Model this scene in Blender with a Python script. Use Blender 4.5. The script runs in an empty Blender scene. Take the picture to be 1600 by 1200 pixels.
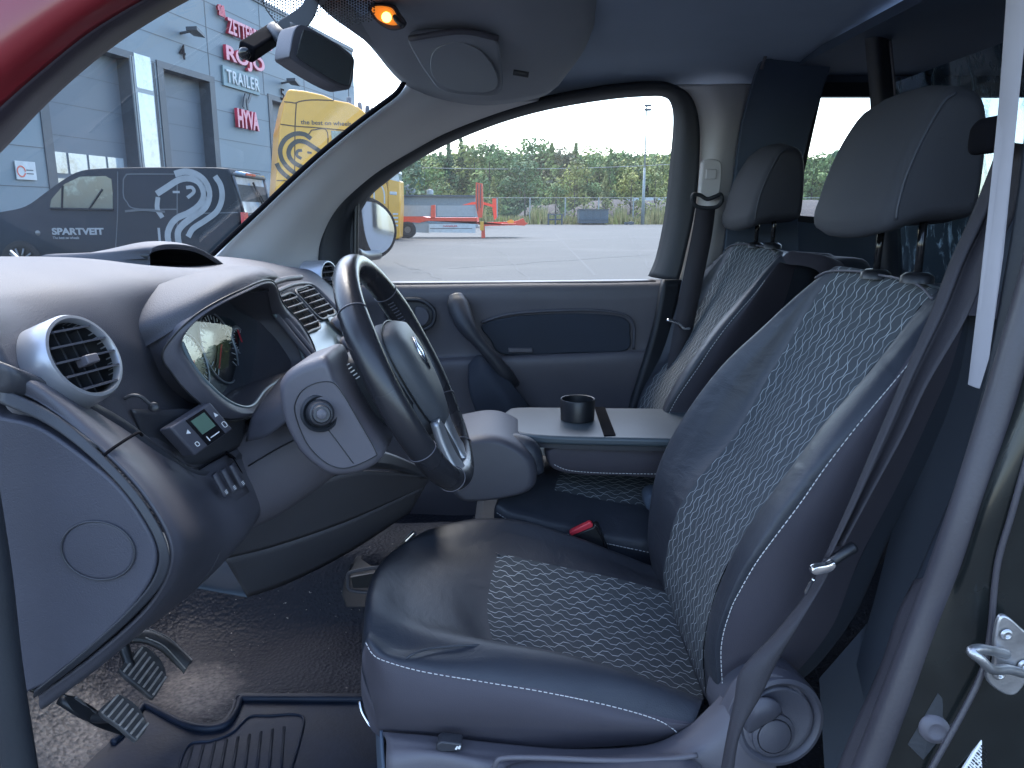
import bpy, bmesh, math, random
from mathutils import Vector, Matrix, Quaternion
from mathutils.noise import noise as pnoise
random.seed(7)
R = math.radians
S = bpy.context.scene
COL = S.collection
# ------------------------------------------------------------------ camera
F = 1200.0; TH = math.atan(265/1200.0); EYE = Vector((0, 0, 1.15))
cam = bpy.data.objects.new('camera', bpy.data.cameras.new('camera')); COL.objects.link(cam)
cam.location = EYE; cam.rotation_euler = (R(90) - TH, 0, 0)
cam.data.sensor_width = 36; cam.data.lens = 36*F/1600; cam.data.clip_start = 0.02; cam.data.clip_end = 4000
S.camera = cam
# ------------------------------------------------------------------ light
SUN_EL, SUN_AZ = 58, -20      # azimuth clockwise from +Y: beyond the van, a little to the left
w = bpy.data.worlds.new("World"); S.world = w; w.use_nodes = True
nt = w.node_tree; nt.nodes.clear()
sky = nt.nodes.new('ShaderNodeTexSky'); sky.sky_type = 'NISHITA'; sky.sun_disc = False
sky.sun_elevation = R(SUN_EL); sky.sun_rotation = R(SUN_AZ); sky.dust_density = 2.0; sky.air_density = 1.0; sky.ozone_density = 1.0
bg = nt.nodes.new('ShaderNodeBackground'); bg.inputs[1].default_value = 0.15
wo = nt.nodes.new('ShaderNodeOutputWorld'); nt.links.new(sky.outputs[0], bg.inputs[0]); nt.links.new(bg.outputs[0], wo.inputs[0])
sl = bpy.data.lights.new('sun', 'SUN'); sl.energy = .5; sl.angle = R(25); sl.color = (1, .95, .88)
so = bpy.data.objects.new('sun', sl); COL.objects.link(so)
sd = Vector((math.sin(R(SUN_AZ))*math.cos(R(SUN_EL)), math.cos(R(SUN_AZ))*math.cos(R(SUN_EL)), math.sin(R(SUN_EL))))
so.rotation_euler = sd.to_track_quat('Z', 'Y').to_euler(); so.location = (-3, 6, 8)
S.view_settings.view_transform = 'Standard'; S.view_settings.look = 'None'; S.view_settings.gamma = 1
S.view_settings.exposure = 2.7
S.cycles.max_bounces = 8; S.cycles.diffuse_bounces = 4; S.cycles.transparent_max_bounces = 16
# ------------------------------------------------------------------ helpers: geometry
def ray(px, py):
    x, y = (px-800)/F, (600-py)/F
    return Vector((x, math.cos(TH)+y*math.sin(TH), -math.sin(TH)+y*math.cos(TH)))
def P(px, py, Y):
    d = ray(px, py); return EYE + d*(Y/d.y)
def PZ(px, py, Z):
    d = ray(px, py); return EYE + d*((Z-EYE.z)/d.z)
def PX(px, py, X):
    d = ray(px, py); return EYE + d*(X/d.x)
def PL(px, py, p0, n):
    d = ray(px, py); return EYE + d*((p0-EYE).dot(n)/d.dot(n))
def PP(l, Y=None): return [P(*q) if len(q) == 3 else P(q[0], q[1], Y) for q in l]
def cr(pts, n, closed=False):
    m = len(pts)
    if m == 1: return [pts[0].copy() for _ in range(n)]
    out = []
    segs = m if closed else m-1
    for k in range(n):
        t = k*segs/(n if closed else n-1); i = min(int(t), segs-1); f = t-i
        if closed: p0, p1, p2, p3 = (pts[(i+j) % m] for j in (-1, 0, 1, 2))
        else:
            p1, p2 = pts[i], pts[i+1]
            p0 = pts[i-1] if i > 0 else p1*2-p2
            p3 = pts[i+2] if i+2 < m else p2*2-p1
        out.append(0.5*((2*p1)+(p2-p0)*f+(2*p0-5*p1+4*p2-p3)*f*f+(3*p1-p0-3*p2+p3)*f**3))
    return out
def link(name, me, mats, parent=None, smooth=True):
    o = bpy.data.objects.new(name, me); COL.objects.link(o)
    for m in (mats if isinstance(mats, (list, tuple)) else [mats]): me.materials.append(m)
    if smooth:
        me.polygons.foreach_set('use_smooth', [True]*len(me.polygons))
    if parent is not None:
        o.parent = parent
        if parent.type == 'EMPTY' or True:
            o.matrix_parent_inverse = parent_world(parent).inverted()
    return o
def parent_world(p):
    m = p.matrix_basis.copy()
    if p.parent is not None: m = parent_world(p.parent) @ p.matrix_parent_inverse @ m
    return m
def tag(o, label=None, cat=None, group=None, kind=None):
    if label: o['label'] = label
    if cat: o['category'] = cat
    if group: o['group'] = group
    if kind: o['kind'] = kind
    return o
def thing(name, loc, label, cat, group=None, rotz=0):
    o = bpy.data.objects.new(name, None); COL.objects.link(o); o.location = loc; o.rotation_euler = (0, 0, rotz)
    o.empty_display_size = .05
    return tag(o, label, cat, group)
def mesh(name, V, Fc, mat, parent=None, smooth=True, midx=None, solid=0, bevel=0, sub=0, off=0, seg=2, auto=None):
    me = bpy.data.meshes.new(name); me.from_pydata([tuple(v) for v in V], [], Fc); me.update()
    bm = bmesh.new(); bm.from_mesh(me); bmesh.ops.recalc_face_normals(bm, faces=bm.faces); bm.to_mesh(me); bm.free()
    o = link(name, me, mat, parent, smooth)
    if midx: me.polygons.foreach_set('material_index', midx)
    if solid:
        m = o.modifiers.new('s', 'SOLIDIFY'); m.thickness = solid; m.offset = off
    if bevel:
        m = o.modifiers.new('b', 'BEVEL'); m.width = bevel; m.segments = seg; m.limit_method = 'ANGLE'; m.angle_limit = R(35)
        m.harden_normals = False
    if sub:
        m = o.modifiers.new('u', 'SUBSURF'); m.levels = sub; m.render_levels = sub
    if smooth and (auto or bevel):
        for p in me.polygons: p.use_smooth = True
        try:
            me.set_sharp_from_angle(angle=R(auto or 40))
        except Exception: pass
    return o
def gridVF(rows, cu=False, cv=False):
    nu, nv = len(rows), len(rows[0]); V = [v for r in rows for v in r]; Fc = []
    for i in range(nu if cu else nu-1):
        for j in range(nv if cv else nv-1):
            a, b = i*nv+j, i*nv+(j+1) % nv; i2 = (i+1) % nu
            Fc.append((a, b, i2*nv+(j+1) % nv, i2*nv+j))
    return V, Fc
def surf(name, rows, mat, parent=None, nu=24, nv=24, cu=False, cv=False, solid=0, off=0, matfn=None, caps=False, wob=0):
    r1 = [cr(r, nv, cv) for r in rows]
    cols = [cr([r[j] for r in r1], nu, cu) for j in range(nv)]
    rr = [[cols[j][i] for j in range(nv)] for i in range(nu)]
    if wob:
        for r in rr:
            for v in r:
                v += Vector((pnoise(v*9), pnoise(v*9+Vector((5, 1, 2))), pnoise(v*9+Vector((9, 3, 7)))))*wob
    V, Fc = gridVF(rr, cu, cv)
    midx = None
    if matfn:
        n2 = nv if cv else nv-1
        U, Vv = len(rows)-(0 if cu else 1), len(rows[0])-(0 if cv else 1)
        midx = [matfn((k//n2+.5)/(nu-(0 if cu else 1))*U, (k % n2+.5)/n2*Vv) for k in range(len(Fc))]
    if caps:
        Fc.append(tuple(range(nv))); Fc.append(tuple((nu-1)*nv+j for j in range(nv)))
        if midx: midx += [0, 0]
    return mesh(name, V, Fc, mat, parent, True, midx, solid, off=off)
def tube(name, pts, rad, mat, parent=None, n=0, seg=12, flat=1.0, closed=False, up=None, caps=True):
    n = n or max(2, (len(pts)-1)*6)
    rads = [Vector((r, 0, 0)) for r in (rad if isinstance(rad, (list, tuple)) else [rad]*len(pts))]
    c = cr(pts, n, closed) if len(pts) > 2 else [pts[0].lerp(pts[-1], k/(n-1)) for k in range(n)]
    rr = [v.x for v in (cr(rads, n, closed) if len(pts) > 2 else [rads[0].lerp(rads[-1], k/(n-1)) for k in range(n)])]
    rows = []; u = None
    for i, p in enumerate(c):
        a = c[(i-1) % n] if (closed or i > 0) else p; b = c[(i+1) % n] if (closed or i < n-1) else p
        t = (b-a).normalized()
        if u is None:
            u = (up or (Vector((0, 0, 1)) if abs(t.z) < .9 else Vector((1, 0, 0))))
        if up: u = up
        u = (u - t*u.dot(t)).normalized(); s = t.cross(u)
        rows.append([p + (u*math.cos(2*math.pi*k/seg)*flat + s*math.sin(2*math.pi*k/seg))*rr[i] for k in range(seg)])
    V, Fc = gridVF(rows, closed, True)
    if caps and not closed:
        Fc.append(tuple(range(seg))); Fc.append(tuple((n-1)*seg+j for j in range(seg)))
    return mesh(name, V, Fc, mat, parent)
def ribbon(name, L, Rr, mat, parent=None, n=30, th=.002, nv=3):
    return surf(name, [L, Rr] if nv < 4 else [L, [a.lerp(b, .5) for a, b in zip(L, Rr)], Rr], mat, parent, nu=nv, nv=n, solid=th)
def prism(name, outline, vec, mat, parent=None, bevel=0, n=0, seg=2):
    pts = cr(outline, n, True) if n else outline
    m = len(pts); V = pts + [p+vec for p in pts]
    Fc = [tuple(range(m)), tuple(range(2*m-1, m-1, -1))] + [(i, (i+1) % m, m+(i+1) % m, m+i) for i in range(m)]
    return mesh(name, V, Fc, mat, parent, bool(bevel or n), bevel=bevel, seg=seg, auto=40)
def pillow(name, prof, y0, y1, mat, parent=None, rnd=.02, n=40, k=5, bulge=0, matfn=None, axis=Vector((0, 1, 0))):
    """profile (world points) swept along axis from y0 to y1 with rounded ends"""
    prof = cr(prof, n, True); c = sum(prof, Vector())/n
    rows = []
    size = max((p-c).length for p in prof)
    sl_ = []
    for i in range(k+1):
        a = i/k*math.pi/2; sl_.append((rnd*(1-math.sin(a)), rnd*(1-math.cos(a))))   # (inset, depth)
    sl_ = [(ins, dep) for ins, dep in sl_]
    seq = [(y0+d, i_) for i_, d in sl_] + [(y0+(y1-y0)*f, -bulge*math.sin(f*math.pi)) for f in (.3, .5, .7)] + [(y1-d, i_) for i_, d in reversed(sl_)]
    for y, ins in seq:
        s = 1-ins/size
        row = []
        for p in prof:
            q = c+(p-c)*s; q = q-axis*(q.dot(axis)); row.append(q+axis*y)
        rows.append(row)
    V, Fc = gridVF(rows, False, True)
    Fc.append(tuple(range(n))); Fc.append(tuple((len(rows)-1)*n+j for j in range(n)))
    return mesh(name, V, Fc, mat, parent)
def box(name, c, s, mat, parent=None, rot=None, bevel=0, seg=2):
    V = []
    M = (rot if rot is not None else Matrix.Identity(3))
    for x in (-1, 1):
        for y in (-1, 1):
            for z in (-1, 1): V.append(Vector(c)+M @ Vector((x*s[0]/2, y*s[1]/2, z*s[2]/2)))
    Fc = [(0, 1, 3, 2), (4, 6, 7, 5), (0, 4, 5, 1), (2, 3, 7, 6), (0, 2, 6, 4), (1, 5, 7, 3)]
    return mesh(name, V, Fc, mat, parent, bool(bevel), bevel=bevel, seg=seg, auto=40)
class MB:
    """collects shapes into one mesh"""
    def __init__(s): s.V = []; s.F = []
    def add(s, V, Fc):
        b = len(s.V); s.V += list(V); s.F += [tuple(i+b for i in f) for f in Fc]; return s
    def box(s, c, sz, M=None):
        M = M if M is not None else Matrix.Identity(3)
        V = [Vector(c)+M @ Vector((x*sz[0]/2, y*sz[1]/2, z*sz[2]/2)) for x in (-1, 1) for y in (-1, 1) for z in (-1, 1)]
        return s.add(V, [(0, 1, 3, 2), (4, 6, 7, 5), (0, 4, 5, 1), (2, 3, 7, 6), (0, 2, 6, 4), (1, 5, 7, 3)])
    def bar(s, a, b, r, seg=8, r2=None):
        r2 = r if r2 is None else r2
        t = (b-a).normalized(); u = Vector((0, 0, 1)) if abs(t.z) < .9 else Vector((1, 0, 0)); u = (u-t*u.dot(t)).normalized(); v = t.cross(u)
        V = [a+(u*math.cos(2*math.pi*k/seg)+v*math.sin(2*math.pi*k/seg))*r for k in range(seg)]+[b+(u*math.cos(2*math.pi*k/seg)+v*math.sin(2*math.pi*k/seg))*r2 for k in range(seg)]
        Fc = [(k, (k+1) % seg, seg+(k+1) % seg, seg+k) for k in range(seg)]+[tuple(range(seg)), tuple(range(2*seg-1, seg-1, -1))]
        return s.add(V, Fc)
    def prism(s, out, vec):
        m = len(out); return s.add(out+[p+vec for p in out], [tuple(range(m)), tuple(range(2*m-1, m-1, -1))]+[(i, (i+1) % m, m+(i+1) % m, m+i) for i in range(m)])
    def lathe(s, c, axis, prof, seg=32, up=None):
        """prof: (radius, height along axis)"""
        t = axis.normalized(); u = up or (Vector((0, 0, 1)) if abs(t.z) < .9 else Vector((1, 0, 0))); u = (u-t*u.dot(t)).normalized(); v = t.cross(u)
        rows = [[c+t*h+(u*math.cos(2*math.pi*k/seg)+v*math.sin(2*math.pi*k/seg))*r for k in range(seg)] for r, h in prof]
        V, Fc = gridVF(rows, False, True); return s.add(V, Fc)
    def build(s, name, mat, parent=None, smooth=False, bevel=0, solid=0, auto=None):
        return mesh(name, s.V, s.F, mat, parent, smooth or bool(bevel), bevel=bevel, solid=solid, auto=auto)
def stroke(mb, pts, wdt, nrm, n=24, th=.004, wfn=None):
    """flat band following pts on a plane with normal nrm"""
    c = cr(pts, n); L = []; Rr = []
    for i, p in enumerate(c):
        t = (c[min(i+1, n-1)]-c[max(i-1, 0)]).normalized(); s = t.cross(nrm).normalized()*wdt/2*(wfn(i/(n-1)) if wfn else 1)
        L.append(p+s); Rr.append(p-s)
    V = []
    for o in (nrm*0, nrm*th): V += [p+o for p in L]+[p+o for p in Rr]
    Fc = []
    for i in range(n-1):
        Fc.append((i, i+1, n+i+1, n+i)); a = 2*n; Fc.append((a+i, a+n+i, a+n+i+1, a+i+1))
        Fc.append((i, a+i, a+i+1, i+1)); Fc.append((n+i, n+i+1, a+n+i+1, a+n+i))
    mb.add(V, Fc)
_txt = {}
def text(name, s, org, ux, uz, wd, ht, mat, parent=None, th=.003, bold=0, slant=0, space=1.0):
    """text fitted in the box org + wd*ux + ht*uz, facing ux x uz reversed"""
    cu = bpy.data.curves.new('t', 'FONT'); cu.body = s; cu.size = 1; cu.offset = bold; cu.shear = slant; cu.space_character = space
    cu.extrude = .5; cu.resolution_u = 4
    ob = bpy.data.objects.new('t', cu); COL.objects.link(ob)
    dg = bpy.context.evaluated_depsgraph_get(); me = bpy.data.meshes.new_from_object(ob.evaluated_get(dg))
    bpy.data.objects.remove(ob); bpy.data.curves.remove(cu)
    xs = [v.co.x for v in me.vertices]; ys = [v.co.y for v in me.vertices]
    x0, x1, y0, y1 = min(xs), max(xs), min(ys), max(ys); nz = ux.cross(uz)
    for v in me.vertices:
        c = v.co.copy()
        v.co = org + ux*((c.x-x0)/(x1-x0)*wd) + uz*((c.y-y0)/(y1-y0)*ht) + nz*(c.z*th)
    me.name = name
    return link(name, me, mat, parent, False)
# ------------------------------------------------------------------ helpers: materials
def nodes(name):
    m = bpy.data.materials.new(name); m.use_nodes = True; t = m.node_tree
    return m, t, t.nodes['Principled BSDF']
def col(c): return (*c, 1)
def mat(name, c, rough=.5, metal=0, bump=0, bscale=400, var=.12, vscale=6, spec=.5, coat=0, emis=None, est=0, sheen=0, c2=None, c2s=3, c2t=.55, bdist=.001, wrinkle=0):
    m, t, b = nodes(name); N = t.nodes.new; Lk = t.links.new
    tc = N('ShaderNodeTexCoord')
    b.inputs['Roughness'].default_value = rough; b.inputs['Metallic'].default_value = metal
    b.inputs['Specular IOR Level'].default_value = spec; b.inputs['Coat Weight'].default_value = coat
    b.inputs['Sheen Weight'].default_value = sheen
    n1 = N('ShaderNodeTexNoise'); n1.inputs['Scale'].default_value = vscale; n1.inputs['Detail'].default_value = 6; Lk(tc.outputs['Object'], n1.inputs['Vector'])
    rmp = N('ShaderNodeMapRange'); rmp.inputs[1].default_value = .3; rmp.inputs[2].default_value = .7; rmp.inputs[3].default_value = 1-var; rmp.inputs[4].default_value = 1+var
    Lk(n1.outputs[0], rmp.inputs[0])
    mx = N('ShaderNodeMix'); mx.data_type = 'RGBA'; mx.blend_type = 'MULTIPLY'; mx.inputs[0].default_value = 1; mx.inputs[6].default_value = col(c)
    Lk(rmp.outputs[0], mx.inputs[7]); out = mx.outputs[2]
    if c2:
        n3 = N('ShaderNodeTexNoise'); n3.inputs['Scale'].default_value = c2s; n3.inputs['Detail'].default_value = 8; n3.inputs['Roughness'].default_value = .65; Lk(tc.outputs['Object'], n3.inputs['Vector'])
        r3 = N('ShaderNodeMapRange'); r3.inputs[1].default_value = c2t; r3.inputs[2].default_value = c2t+.15; Lk(n3.outputs[0], r3.inputs[0])
        m3 = N('ShaderNodeMix'); m3.data_type = 'RGBA'; m3.inputs[7].default_value = col(c2); Lk(r3.outputs[0], m3.inputs[0]); Lk(out, m3.inputs[6]); out = m3.outputs[2]
    Lk(out, b.inputs['Base Color'])
    rr = N('ShaderNodeMapRange'); rr.inputs[3].default_value = max(0, rough-.08); rr.inputs[4].default_value = min(1, rough+.08); Lk(n1.outputs[0], rr.inputs[0]); Lk(rr.outputs[0], b.inputs['Roughness'])
    if bump:
        n2 = N('ShaderNodeTexNoise'); n2.inputs['Scale'].default_value = bscale; n2.inputs['Detail'].default_value = 3; Lk(tc.outputs['Object'], n2.inputs['Vector'])
        bp = N('ShaderNodeBump'); bp.inputs['Strength'].default_value = bump; bp.inputs['Distance'].default_value = bdist
        Lk(n2.outputs[0], bp.inputs['Height']); Lk(bp.outputs[0], b.inputs['Normal'])
        if wrinkle:
            mp = N('ShaderNodeMapping'); mp.inputs['Scale'].default_value = (14, 9, 22); Lk(tc.outputs['Object'], mp.inputs[0])
            n5 = N('ShaderNodeTexNoise'); n5.inputs['Scale'].default_value = 1; n5.inputs['Detail'].default_value = 4; n5.inputs['Distortion'].default_value = .8; Lk(mp.outputs[0], n5.inputs['Vector'])
            b5 = N('ShaderNodeBump'); b5.inputs['Strength'].default_value = wrinkle; b5.inputs['Distance'].default_value = .006; Lk(n5.outputs[0], b5.inputs['Height']); Lk(b5.outputs[0], bp.inputs['Normal'])
    if emis:
        b.inputs['Emission Color'].default_value = col(emis); b.inputs['Emission Strength'].default_value = est
    return m
def glassmat(name, tint, gloss=.08, rough=0, scratch=False, haze_veil=0):
    m = bpy.data.materials.new(name); m.use_nodes = True; t = m.node_tree; t.nodes.clear(); N = t.nodes.new; Lk = t.links.new
    o = N('ShaderNodeOutputMaterial'); tr = N('ShaderNodeBsdfTransparent'); tr.inputs[0].default_value = col(tint)
    gl = N('ShaderNodeBsdfGlossy'); gl.inputs['Roughness'].default_value = rough; gl.inputs[0].default_value = (1, 1, 1, 1)
    mx = N('ShaderNodeMixShader'); fr = N('ShaderNodeFresnel'); fr.inputs[0].default_value = 1.45
    mu = N('ShaderNodeMath'); mu.operation = 'MULTIPLY'; mu.inputs[1].default_value = gloss; mu.use_clamp = True; Lk(fr.outputs[0], mu.inputs[0])
    Lk(mu.outputs[0], mx.inputs[0]); Lk(tr.outputs[0], mx.inputs[1]); Lk(gl.outputs[0], mx.inputs[2]); out = mx.outputs[0]
    if haze_veil:
        dd = N('ShaderNodeBsdfTranslucent'); dd.inputs[0].default_value = (.85, .92, 1, 1); m4 = N('ShaderNodeMixShader'); m4.inputs[0].default_value = haze_veil; Lk(out, m4.inputs[1]); Lk(dd.outputs[0], m4.inputs[2]); out = m4.outputs[0]  # pale translucent veil mixed into the glass to imitate haze outside
    if scratch:
        tc = N('ShaderNodeTexCoord'); mp = N('ShaderNodeMapping'); mp.inputs['Scale'].default_value = (12, 30, 6); mp.inputs['Rotation'].default_value = (.6, .3, .4)
        Lk(tc.outputs['Object'], mp.inputs[0]); n = N('ShaderNodeTexNoise'); n.inputs['Scale'].default_value = 1.6; n.inputs['Detail'].default_value = 9; n.inputs['Roughness'].default_value = .75; n.inputs['Distortion'].default_value = 1.5
        Lk(mp.outputs[0], n.inputs['Vector']); r = N('ShaderNodeMapRange'); r.inputs[1].default_value = .55; r.inputs[2].default_value = .68; r.inputs[3].default_value = .05; r.inputs[4].default_value = .8; Lk(n.outputs[0], r.inputs[0])
        df = N('ShaderNodeBsdfTranslucent'); df.inputs[0].default_value = (.45, .58, .66, 1); m2 = N('ShaderNodeMixShader'); Lk(r.outputs[0], m2.inputs[0]); Lk(out, m2.inputs[1]); Lk(df.outputs[0], m2.inputs[2]); out = m2.outputs[0]
    Lk(out, o.inputs[0]); return m
def fabric(name, base, line, along='X', space=.0126, period=.031, amp=.0038, wline=.0009, across='Y', ridge=0):
    """woven cloth with thin wavy light threads"""
    m, t, b = nodes(name); N = t.nodes.new; Lk = t.links.new
    tc = N('ShaderNodeTexCoord'); sp = N('ShaderNodeSeparateXYZ'); Lk(tc.outputs['Object'], sp.inputs[0])
    def M(op, a, c=None, cl=False):
        n = N('ShaderNodeMath'); n.operation = op; n.use_clamp = cl
        for i, v in enumerate((a, c)):
            if v is None: continue
            if isinstance(v, (int, float)): n.inputs[i].default_value = v
            else: Lk(v, n.inputs[i])
        return n.outputs[0]
    nz = N('ShaderNodeTexNoise'); nz.inputs['Scale'].default_value = 9; nz.inputs['Detail'].default_value = 3; Lk(tc.outputs['Object'], nz.inputs['Vector'])
    A, Y = sp.outputs[along], M('ADD', sp.outputs[across], M('MULTIPLY', nz.outputs[0], .012))
    masks = []
    for k in (0, 1):
        ph = M('ADD', M('MULTIPLY', A, 2*math.pi/period), k*1.7)
        s = M('SINE', ph); s = M('MULTIPLY', s, 1.7); s = M('MAXIMUM', M('MINIMUM', s, 1.0), -1.0)
        s = M('ADD', M('MULTIPLY', s, amp), M('MULTIPLY', M('SINE', M('ADD', M('MULTIPLY', ph, .5), k*2.0)), amp*.35))
        v = M('ADD', M('ADD', Y, s), k*space)
        v = M('DIVIDE', v, 2*space); f = M('FRACT', M('ADD', v, 100)); d = M('MULTIPLY', M('ABSOLUTE', M('SUBTRACT', f, .5)), 2*space)
        masks.append(M('SUBTRACT', 1, M('DIVIDE', M('SUBTRACT', d, wline*.5), wline*.6), cl=True))
    ln = M('MAXIMUM', M('MINIMUM', masks[0], 1), M('MINIMUM', masks[1], 1), cl=True)
    n1 = N('ShaderNodeTexNoise'); n1.inputs['Scale'].default_value = 700; n1.inputs['Detail'].default_value = 2; Lk(tc.outputs['Object'], n1.inputs['Vector'])
    wv = N('ShaderNodeMapRange'); wv.inputs[3].default_value = .75; wv.inputs[4].default_value = 1.25; Lk(n1.outputs[0], wv.inputs[0])
    mx0 = N('ShaderNodeMix'); mx0.data_type = 'RGBA'; mx0.blend_type = 'MULTIPLY'; mx0.inputs[0].default_value = 1; mx0.inputs[6].default_value = col(base); Lk(wv.outputs[0], mx0.inputs[7])
    fd_ = N('ShaderNodeTexNoise'); fd_.inputs['Scale'].default_value = 38; fd_.inputs['Detail'].default_value = 5; Lk(tc.outputs['Object'], fd_.inputs['Vector'])
    fr_ = N('ShaderNodeMapRange'); fr_.inputs[1].default_value = .35; fr_.inputs[2].default_value = .6; fr_.inputs[3].default_value = .5; Lk(fd_.outputs[0], fr_.inputs[0])
    mx = N('ShaderNodeMix'); mx.data_type = 'RGBA'; Lk(M('MULTIPLY', ln, fr_.outputs[0]), mx.inputs[0]); Lk(mx0.outputs[2], mx.inputs[6]); mx.inputs[7].default_value = col(line)
    Lk(mx.outputs[2], b.inputs['Base Color']); b.inputs['Roughness'].default_value = .9;  b.inputs['Specular IOR Level'].default_value = .2
    bp = N('ShaderNodeBump'); bp.inputs['Strength'].default_value = .5; bp.inputs['Distance'].default_value = .001
    Lk(M('ADD', M('MULTIPLY', n1.outputs[0], .5), ln), bp.inputs['Height']); Lk(bp.outputs[0], b.inputs['Normal'])
    return m
M_ = {}
M_['void'] = mat('matt_black', (.006, .006, .008), .9, spec=.05)  # flat near-black for joints, seals and black parts
M_['plastic'] = mat('dash_plastic', (.064, .064, .080), .50, bump=.35, bscale=900, var=.1, vscale=5)
M_['plastic_dk'] = mat('dark_plastic', (.030, .032, .040), .48, bump=.3, bscale=900, var=.15)
M_['plastic_lt'] = mat('soft_grey_plastic', (.090, .086, .102), .5, bump=.3, bscale=900, var=.08)
M_['dashtop'] = mat('dash_top', (.048, .049, .062), .62, bump=.5, bscale=600, var=.08)
M_['black'] = mat('black_plastic', (.012, .013, .016), .4, var=.2)
M_['gloss'] = mat('gloss_black', (.012, .012, .014), .12, var=.1)
M_['rubber'] = mat('rubber', (.014, .017, .023), .6, bump=.4, bscale=250, var=.2)
M_['leather'] = mat('wheel_leather', (.020, .020, .024), .26, bump=.25, bscale=700, var=.2)
M_['vinyl'] = mat('seat_vinyl', (.027, .031, .042), .50, wrinkle=.5, bump=.3, bscale=500, var=.12, vscale=4)
M_['vinyl_side'] = mat('seat_side_cloth', (.050, .046, .060), .72, bump=.4, bscale=900, var=.12, vscale=5)
M_['headrest'] = mat('headrest_cloth', (.026, .028, .036), .75, bump=.3, bscale=900, var=.1)
M_['fab_seat'] = fabric('seat_weave', (.062, .070, .080), (.46, .50, .52), 'X')
M_['fab_back'] = fabric('backrest_weave', (.062, .070, .080), (.42, .46, .48), 'Z')
M_['stitch'] = mat('white_thread', (.55, .55, .55), .8)
M_['trim'] = mat('pillar_trim', (.54, .525, .52), .65, bump=.2, bscale=500, var=.04)
M_['headliner'] = mat('headliner_cloth', (.30, .36, .45), .9, bump=.5, bscale=800, var=.05)
M_['shelf'] = mat('overhead_plastic', (.25, .265, .29), .7, bump=.3, bscale=700, var=.05)
M_['silver'] = mat('silver_paint', (.34, .35, .38), .35, metal=.6, var=.04)
M_['chrome'] = mat('chrome', (.75, .76, .78), .15, metal=1, var=.05)
M_['steel'] = mat('worn_steel', (.42, .42, .43), .38, metal=.9, var=.25, vscale=30, bump=.3, bscale=200)
M_['console'] = mat('console_face', (.11, .15, .17), .3, var=.05)
M_['web'] = mat('belt_web', (.028, .026, .033), .75, bump=.5, bscale=600, var=.1)
M_['red'] = mat('red_button', (.55, .03, .05), .4)
M_['redbody'] = mat('red_body_paint', (.20, .016, .022), .35, coat=.25, var=.05)
M_['blackbody'] = mat('black_body_paint', (.010, .012, .012), .22, coat=.25, spec=.3, var=.3, vscale=12)
M_['jamb'] = mat('jamb_rubber', (.046, .043, .052), .42, bump=.3, bscale=300)
M_['white'] = mat('white_marking', (.8, .8, .8), .6)
M_['mirror'] = mat('mirror_glass', (.8, .82, .84), .02, metal=1, var=0)
M_['seal_plum'] = mat('pillar_seal', (.036, .028, .038), .5, bump=.2, bscale=300)
M_['door'] = mat('door_plastic', (.090, .086, .100), .55, bump=.3, bscale=900, var=.08)
M_['knee'] = mat('knee_plastic', (.060, .060, .070), .6, bump=.6, bscale=500, var=.1)
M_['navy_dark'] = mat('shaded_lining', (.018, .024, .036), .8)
M_['strip'] = mat('pale_strip', (.34, .33, .36), .6)
M_['glass'] = glassmat('window_glass', (.90, .95, .95), .3, haze_veil=.017)
M_['windscreen'] = glassmat('windscreen_glass', (.88, .93, .95), .04, haze_veil=.004)
M_['lens'] = glassmat('clear_lens', (.85, .9, .92), .07)
M_['plexi'] = glassmat('scratched_plexi', (.55, .62, .68), .3, .05, True)
M_['dark'] = mat('dark_lining', (.070, .094, .135), .85, var=.1)
M_['mat'] = mat('rubber_mat', (.012, .018, .034), .55, spec=.25, bump=.5, bscale=150, var=.3, vscale=14, c2=(.10, .09, .085), c2s=22, c2t=.66)
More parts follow.
